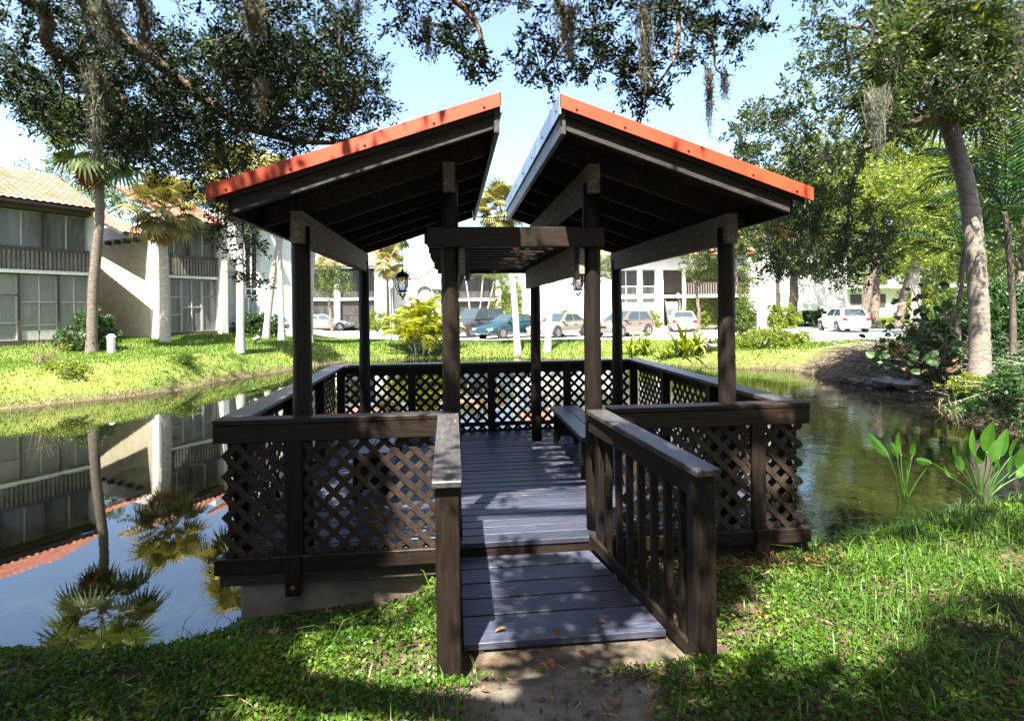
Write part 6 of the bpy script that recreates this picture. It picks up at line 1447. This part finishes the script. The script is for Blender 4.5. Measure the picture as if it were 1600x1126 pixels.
water_plant('smaller arrowhead plant with a folded leaf, standing in the water right of the gazebo', 1412, 765, 6.9,
    [(1388, 712, 1352, 674, 0.11, 0.1), (1408, 708, 1400, 672, 0.10, 0.1), (1402, 712, 1392, 690, 0.07, -.1), (1425, 712, 1428, 688, 0.06, 0.2), (1455, 722, 1420, 718, 0.08, 0.3), (1455, 722, 1500, 755, 0.07, 0.2), (1418, 735, 1422, 705, 0.05, 0.1)])
water_plant('large clump of broad leaved arrowhead plants at the right edge', 1535, 770, 6.9,
    [(1542, 705, 1550, 657, 0.16, 0.05), (1500, 722, 1490, 692, 0.09, 0.1), (1512, 715, 1515, 680, 0.11, 0.1), (1563, 712, 1572, 668, 0.13, 0.1), (1580, 712, 1592, 676, 0.13, 0.1), (1595, 735, 1605, 690, 0.15, 0.1), (1522, 708, 1520, 668, 0.09, 0.0),
     (1502, 735, 1496, 708, 0.09, 0.2), (1578, 738, 1582, 705, 0.09, 0.2), (1550, 720, 1558, 685, 0.11, -.1), (1530, 725, 1536, 690, 0.09, 0.1), (1610, 720, 1625, 680, 0.13, 0.1), (1486, 745, 1470, 728, 0.06, 0.3), (1560, 735, 1545, 700, 0.08, 0.1), (1590, 745, 1608, 722, 0.08, .2)])

# ------------------------------------------------------------------ brush and bank dressing
c0 = G(1400, 570, 16.2); n = 1900
P = np.stack([c0.x + RNG.normal(0, 2.0, n), c0.y + RNG.normal(0, 1.5, n)], 1); ok_ = pond_dist(P[:, 0], P[:, 1]) > -0.15; P = P[ok_]; n = len(P)
z = ground(P[:, 0], P[:, 1]) + np.abs(RNG.normal(0, 0.16, n)); P0 = np.column_stack([P, z]); az = RNG.uniform(0, 6.28, n); L_ = RNG.uniform(0.25, 1.3, n)
P1 = P0 + np.stack([np.cos(az) * L_, np.sin(az) * L_ * .6, RNG.normal(0, 0.16, n)], 1)
M['stick'] = plain('grey_dry_stick', (0.16, 0.135, 0.11), 0.9)
V, F = twig_tubes(P0, P1, 0.016, 0.006)
tag(link('brush_pile', np_mesh('brush_pile', V, F, M['stick'])), 'heap of dry sticks and brush on the bank below the white hatchback', 'brush pile', kind='stuff')

def scatter(n, x0, x1, d0, d1, cond):
    cx = RNG.uniform(x0, x1, n); d = RNG.uniform(d0, d1, n); x = CU + cx * _cs + d * _sn; y = CV - cx * _sn + d * _cs
    k = cond(x, y, cx, d); return x[k], y[k], d[k]
def clear_of_build(x, y):
    g_ = (np.abs(x) < 2.05) & (y > -0.03) & (y < 4)
    rr = (x > -0.58) & (x < 0.60 - 0.26 * y) & (y > -1.33) & (y <= 0.1)
    return ~(g_ | rr)
def finish(name, V, F, mat, tint, label, cat): tag(link(name, np_mesh(name, V, F, M[mat], tint)), label, cat, kind='stuff')
# creeping ground cover in the foreground
def cover_w(x, y):
    w = 0.80 + 0.75 * wob(x, y, 2.6, 1.0) + 0.5 * wob(x, y, 7.0, 2.2); w = w * (1 - np.clip(1.2 * sand_w(x, y), 0, 1))
    w = w * (1 - 0.55 * smooth(1.0, 2.6, x)); mul = smooth(0.85, 0.35, np.abs(x - 1.45)) * smooth(-0.9, -0.45, y); return w * (1 - 0.85 * mul)
x, y, d = scatter(660000, -5.8, 8.3, 1.9, 8.5, lambda x, y, cx, d: (pond_dist(x, y) > -0.05) & clear_of_build(x, y) & (np.abs(cx) < 1.12 * d + 0.7) & (RNG.uniform(0, 1, len(x)) < cover_w(x, y) * np.clip(3.0 / d, 0.2, 1) ** 1.5))
z = ground(x, y); n = len(x); P = np.stack([x, y, z + RNG.uniform(0.004, 0.045, n)], 1); A = unit(np.stack([RNG.normal(size=n), RNG.normal(size=n), RNG.uniform(-.1, .75, n)], 1))
V, F = leaf_quads(P, A, RNG.uniform(0.014, 0.030, n) * np.clip(d / 3.0, 1, 2), RNG.uniform(0.012, 0.023, n) * np.clip(d / 3.0, 1, 2))
finish('ground_cover', V, F, 'cover', np.clip(0.5 * RNG.uniform(0, 1, n) + 0.3 + 0.3 * wob(x, y, 3.0, 4.0), 0, 1), 'small leaved creeping weeds covering the near bank', 'ground cover')
# grass, long on the right
def grass_w(x, y): return np.clip(smooth(0.8, 2.6, x) * (0.6 + 0.6 * wob(x, y, 2.2, 3.0)) + 0.07, 0, 1) * (1 - sand_w(x, y)) * (1 - 0.85 * smooth(0.25, 0.6, wob(x, y, 3.3, 6.0)))
x, y, d = scatter(380000, -5.3, 9.3, 1.9, 8.6, lambda x, y, cx, d: (pond_dist(x, y) > 0.0) & clear_of_build(x, y) & (np.abs(cx) < 1.12 * d + 0.7) & (RNG.uniform(0, 1, len(x)) < grass_w(x, y) * np.clip(3.6 / d, 0.3, 1)))
n = len(x); V, F, ti = blades(np.stack([x, y, ground(x, y) - 0.005], 1), RNG.gamma(3.2, 0.024, n).clip(0.025, 0.22), RNG.uniform(0.003, 0.0075, n) * np.clip(d / 3.2, 1, 1.8), 0.95)
finish('grass', V, F, 'blade', ti, 'longer grass on the near bank right of the ramp', 'grass')
# leaf litter
x, y, d = scatter(34000, -4.5, 7.0, 1.9, 6.0, lambda x, y, cx, d: (pond_dist(x, y) > 0.05) & clear_of_build(x, y) & (np.abs(cx) < 1.12 * d + 0.7) & (RNG.uniform(0, 1, len(x)) < 0.35 + 0.5 * wob(x, y, 3.1, 5.0)))
n = len(x); P = np.stack([x, y, ground(x, y) + RNG.uniform(0.004, 0.02, n)], 1); A = unit(np.stack([RNG.normal(size=n), RNG.normal(size=n), RNG.normal(0, .2, n)], 1))
V, F = leaf_quads(P, A, RNG.uniform(0.03, 0.075, n), RNG.uniform(0.012, 0.028, n)); finish('leaf_litter', V, F, 'litter', RNG.uniform(0, 1, n), 'dead brown oak leaves strewn over the near bank', 'leaf litter')
# straw mulch in front of the right lattice and orange leaf drift
x, y, d = scatter(9000, 0.8, 3.2, 3.0, 5.0, lambda x, y, cx, d: (np.hypot((x - 1.45) / 0.75, (y + 0.30) / 0.33) < 1 + 0.3 * wob(x, y, 8.0)) & clear_of_build(x, y))
n = len(x); P = np.stack([x, y, ground(x, y) + RNG.uniform(0.004, 0.05, n)], 1); A = unit(np.stack([RNG.normal(size=n), RNG.normal(size=n), RNG.normal(0, .25, n)], 1))
V, F = leaf_quads(P, A, RNG.uniform(0.05, 0.14, n), RNG.uniform(0.003, 0.02, n)); finish('straw_mulch', V, F, 'mulch', RNG.uniform(0, 1, n), 'reddish straw and dead leaves before the right hand lattice', 'mulch')
# single fallen leaves large enough to pick out
fl_ = []
for k in range(3):
    m_ = oval_leaf(0.062, 0.030, 0.12 + 0.12 * k, 'fallen_leaf'); m_.materials[0] = M['orange_leaf']; fl_.append(m_)
FALL = [((835, 1020), 'small orange leaf at the foot of the ramp, leftmost of the drift'), ((858, 1034), 'orange leaf on the soil just below the middle of the ramp end'), ((872, 1022), 'orange leaf touching the middle of the ramp end'),
        ((848, 1047), 'lowest orange leaf of the drift below the ramp'), ((960, 1040), 'lone orange leaf on the soil below the right half of the ramp'), ((905, 1022), 'orange leaf right of the drift at the ramp end'),
        ((1440, 1048), 'orange brown leaf in the grass near the bottom right'), ((1395, 1022), 'reddish leaf in the sunny grass right of the right end post'), ((1180, 960), 'orange leaf in the weeds just right of the right end post'),
        ((1570, 1070), 'orange leaf in the grass at the bottom right corner'), ((790, 985), 'curled leaf lying on the last plank at its left'), ((870, 986), 'curled leaf lying on the middle of the last plank'), ((945, 975), 'brown leaf lying on the last plank at its right')]
for i, ((px, py), flab) in enumerate(FALL):
    X, Y = unroll(px, py); d = 2.9
    for _ in range(6):
        p = C(X * d / FPX, d); g_ = gz1(p.x, p.y)
        if -0.5 < p.x < 0.72 and -1.24 < p.y < -.05: g_ = 0.545
        d = (HC - g_) * FPX / Y
    p = C(X * d / FPX, d, g_ + 0.016); o = link('fallen_leaf', fl_[i % 3], None, loc=tuple(p), rot=(random.uniform(-.3, .3), random.uniform(-.3, .3), random.uniform(0, 6.28)))
    tag(o, flab, 'leaf', 'single fallen leaves')
# lawns beyond the water
def far_lawn(x, y, cx, d): return (pond_dist(x, y) > 0.0) & (np.abs(cx) < 0.98 * d) & (RNG.uniform(0, 1, len(x)) < np.clip((17.0 / d) ** 1.5, 0.12, 1))
x, y, d = scatter(230000, -24, 4, 12.5, 34, far_lawn)
lotp = np.array([[C(a, b_).x, C(a, b_).y] for a, b_ in LOT]); k = ~in_poly(x, y, [tuple(q) for q in lotp]); x, y, d = x[k], y[k], d[k]
n = len(x); V, F, ti = blades(np.stack([x, y, ground(x, y) - 0.01], 1), RNG.uniform(0.04, 0.11, n) * np.clip(d / 18, .9, 1.6), RNG.uniform(0.012, 0.02, n) * np.clip(d / 16, 1, 2), 0.6)
finish('lawn_grass', V, F, 'lawn_blade', ti, 'mown lawn on the far side of the pond', 'grass')
x, y, d = scatter(60000, 4, 26, 21, 34, far_lawn); k = ~in_poly(x, y, [tuple(q) for q in lotp]); x, y, d = x[k], y[k], d[k]
n = len(x); V, F, ti = blades(np.stack([x, y, ground(x, y) - 0.01], 1), RNG.uniform(0.05, 0.14, n), RNG.uniform(0.02, 0.03, n), 0.6)
finish('lawn_grass', V, F, 'lawn_blade', ti, 'mown lawn round the right hand drive', 'grass')
# dark creeping plants over the right bank
x, y, d = scatter(70000, 7.5, 19, 9.0, 17, lambda x, y, cx, d: (pond_dist(x, y) > 0.02) & (np.abs(cx) < 1.0 * d) & (RNG.uniform(0, 1, len(x)) < 0.45 + 0.9 * (wob(x, y, 1.9) > 0.25) * (d > 14.5) + smooth(8.6, 9.6, cx) * (1 - smooth(13.2, 14.5, d)) + smooth(10.4, 11.4, cx)))
n = len(x); P = np.stack([x, y, ground(x, y) + RNG.uniform(0.0, 0.28, n) * smooth(0, .8, pond_dist(x, y)) + .02], 1); A = unit(np.stack([RNG.normal(size=n), RNG.normal(size=n), RNG.uniform(-.2, .6, n)], 1))
V, F = leaf_quads(P, A, RNG.uniform(0.06, 0.13, n), RNG.uniform(0.04, 0.08, n)); finish('bank_creeper', V, F, 'dark_leaf', np.clip(RNG.uniform(0, 1, n), 0, 1), 'green creeping plants over the right bank round the leaning palm', 'ground cover')
# dry fringe hanging at the water's edge all round the far shore
seg = []
for i in range(len(PP)):
    a, b_ = PP[i], PP[(i + 1) % len(PP)]; L_ = np.linalg.norm(b_ - a); m_ = int(L_ * 30); tt = RNG.uniform(0, 1, (m_, 1)); q = a + (b_ - a) * tt; seg.append(q)
q = np.concatenate(seg); cxx, cdd = _camxy(q[:, 0], q[:, 1]); k = (cdd > 9) & (np.abs(cxx) < cdd); q = q[k] + RNG.normal(0, 0.09, (k.sum(), 2)); n = len(q)
zz = np.maximum(ground(q[:, 0], q[:, 1]), 0.0); V, F, ti = blades(np.column_stack([q, zz]), RNG.gamma(3, 0.05, n).clip(0.05, 0.4), RNG.uniform(0.008, 0.02, n), 0.9)
finish('dry_fringe', V, F, 'straw', ti, 'dry grass and roots along the far water edge', 'dry grass')
dp = G(68, 600, 16.5); n = 26; az = RNG.uniform(0, 6.28, n); P0 = np.array(tuple(dp)) + np.stack([RNG.normal(0, .15, n), RNG.normal(0, .1, n), np.zeros(n)], 1); P1 = P0 + np.stack([np.cos(az) * .35 + .15, np.sin(az) * .2, RNG.uniform(.3, .95, n)], 1)
V, F = twig_tubes(P0, P1, 0.012, 0.004); o = link('dry_stalks', np_mesh('dry_stalks', V - np.array(tuple(dp)), F, M['straw'], np.full(len(F), .6)), None, loc=tuple(dp)); tag(o, 'clump of bare dry stalks on the left bank near the water', 'dry plant')

# leaves afloat near the near shore
x, y, d = scatter(2600, -6, 7, 4.2, 14, lambda x, y, cx, d: (pond_dist(x, y) < -0.03) & ((np.abs(x) > 2.2) | (y < 0)) & (RNG.uniform(0, 1, len(x)) < np.exp(pond_dist(x, y) * 1.3) * 0.5))
n = len(x); P = np.stack([x, y, np.full(n, 0.004)], 1); az = RNG.uniform(0, 6.28, n); a_ = np.stack([np.cos(az), np.sin(az), np.zeros(n)], 1); b_ = np.stack([-np.sin(az), np.cos(az), np.zeros(n)], 1); L_ = RNG.uniform(0.03, 0.07, (n, 1))
V = np.stack([P, P + a_ * L_ * .45 + b_ * L_ * .2, P + a_ * L_, P + a_ * L_ * .45 - b_ * L_ * .2], 1).reshape(-1, 3); F = np.arange(4 * n).reshape(n, 4)
finish('floating_leaves', V, F, 'litter', RNG.uniform(0, 1, n), 'dead leaves afloat along the near shore', 'leaf litter')
# unseen leaf mass added behind the viewer to dim the skylight
n = 700; a = RNG.uniform(-1.45, 1.45, n); r = RNG.uniform(9.5, 13.5, n); cs = np.stack([CU - np.sin(a) * r, CV - np.cos(a) * r, 0.8 + RNG.uniform(0, 1, n) * 7.5], 1)
V, F, ti, c, tips = sprays(cs, 1.1, 60, 0.34, 0.17)
tag(link('woodland', np_mesh('woodland', V, F, M['oak_leaf_mid'], ti)), 'unseen grove added behind the viewer to cut skylight on the gazebo front', 'woodland', kind='stuff')

# dry thatch lying in the grass
x, y, d = scatter(26000, -4.5, 7.5, 1.9, 7.5, lambda x, y, cx, d: (pond_dist(x, y) > 0.05) & clear_of_build(x, y) & (np.abs(cx) < 1.12 * d + 0.7) & (RNG.uniform(0, 1, len(x)) < (0.25 + 0.7 * wob(x, y, 2.9, 8.0)) * np.clip(3 / d, .3, 1)))
n = len(x); P = np.stack([x, y, ground(x, y) + RNG.uniform(0.005, 0.05, n)], 1); A = unit(np.stack([RNG.normal(size=n), RNG.normal(size=n), RNG.normal(0, .3, n)], 1))
V, F = leaf_quads(P, A, RNG.uniform(0.05, 0.13, n), RNG.uniform(0.003, 0.006, n)); finish('thatch', V, F, 'straw', RNG.uniform(0, 1, n), 'dry grass thatch lying over the near bank', 'dry grass')
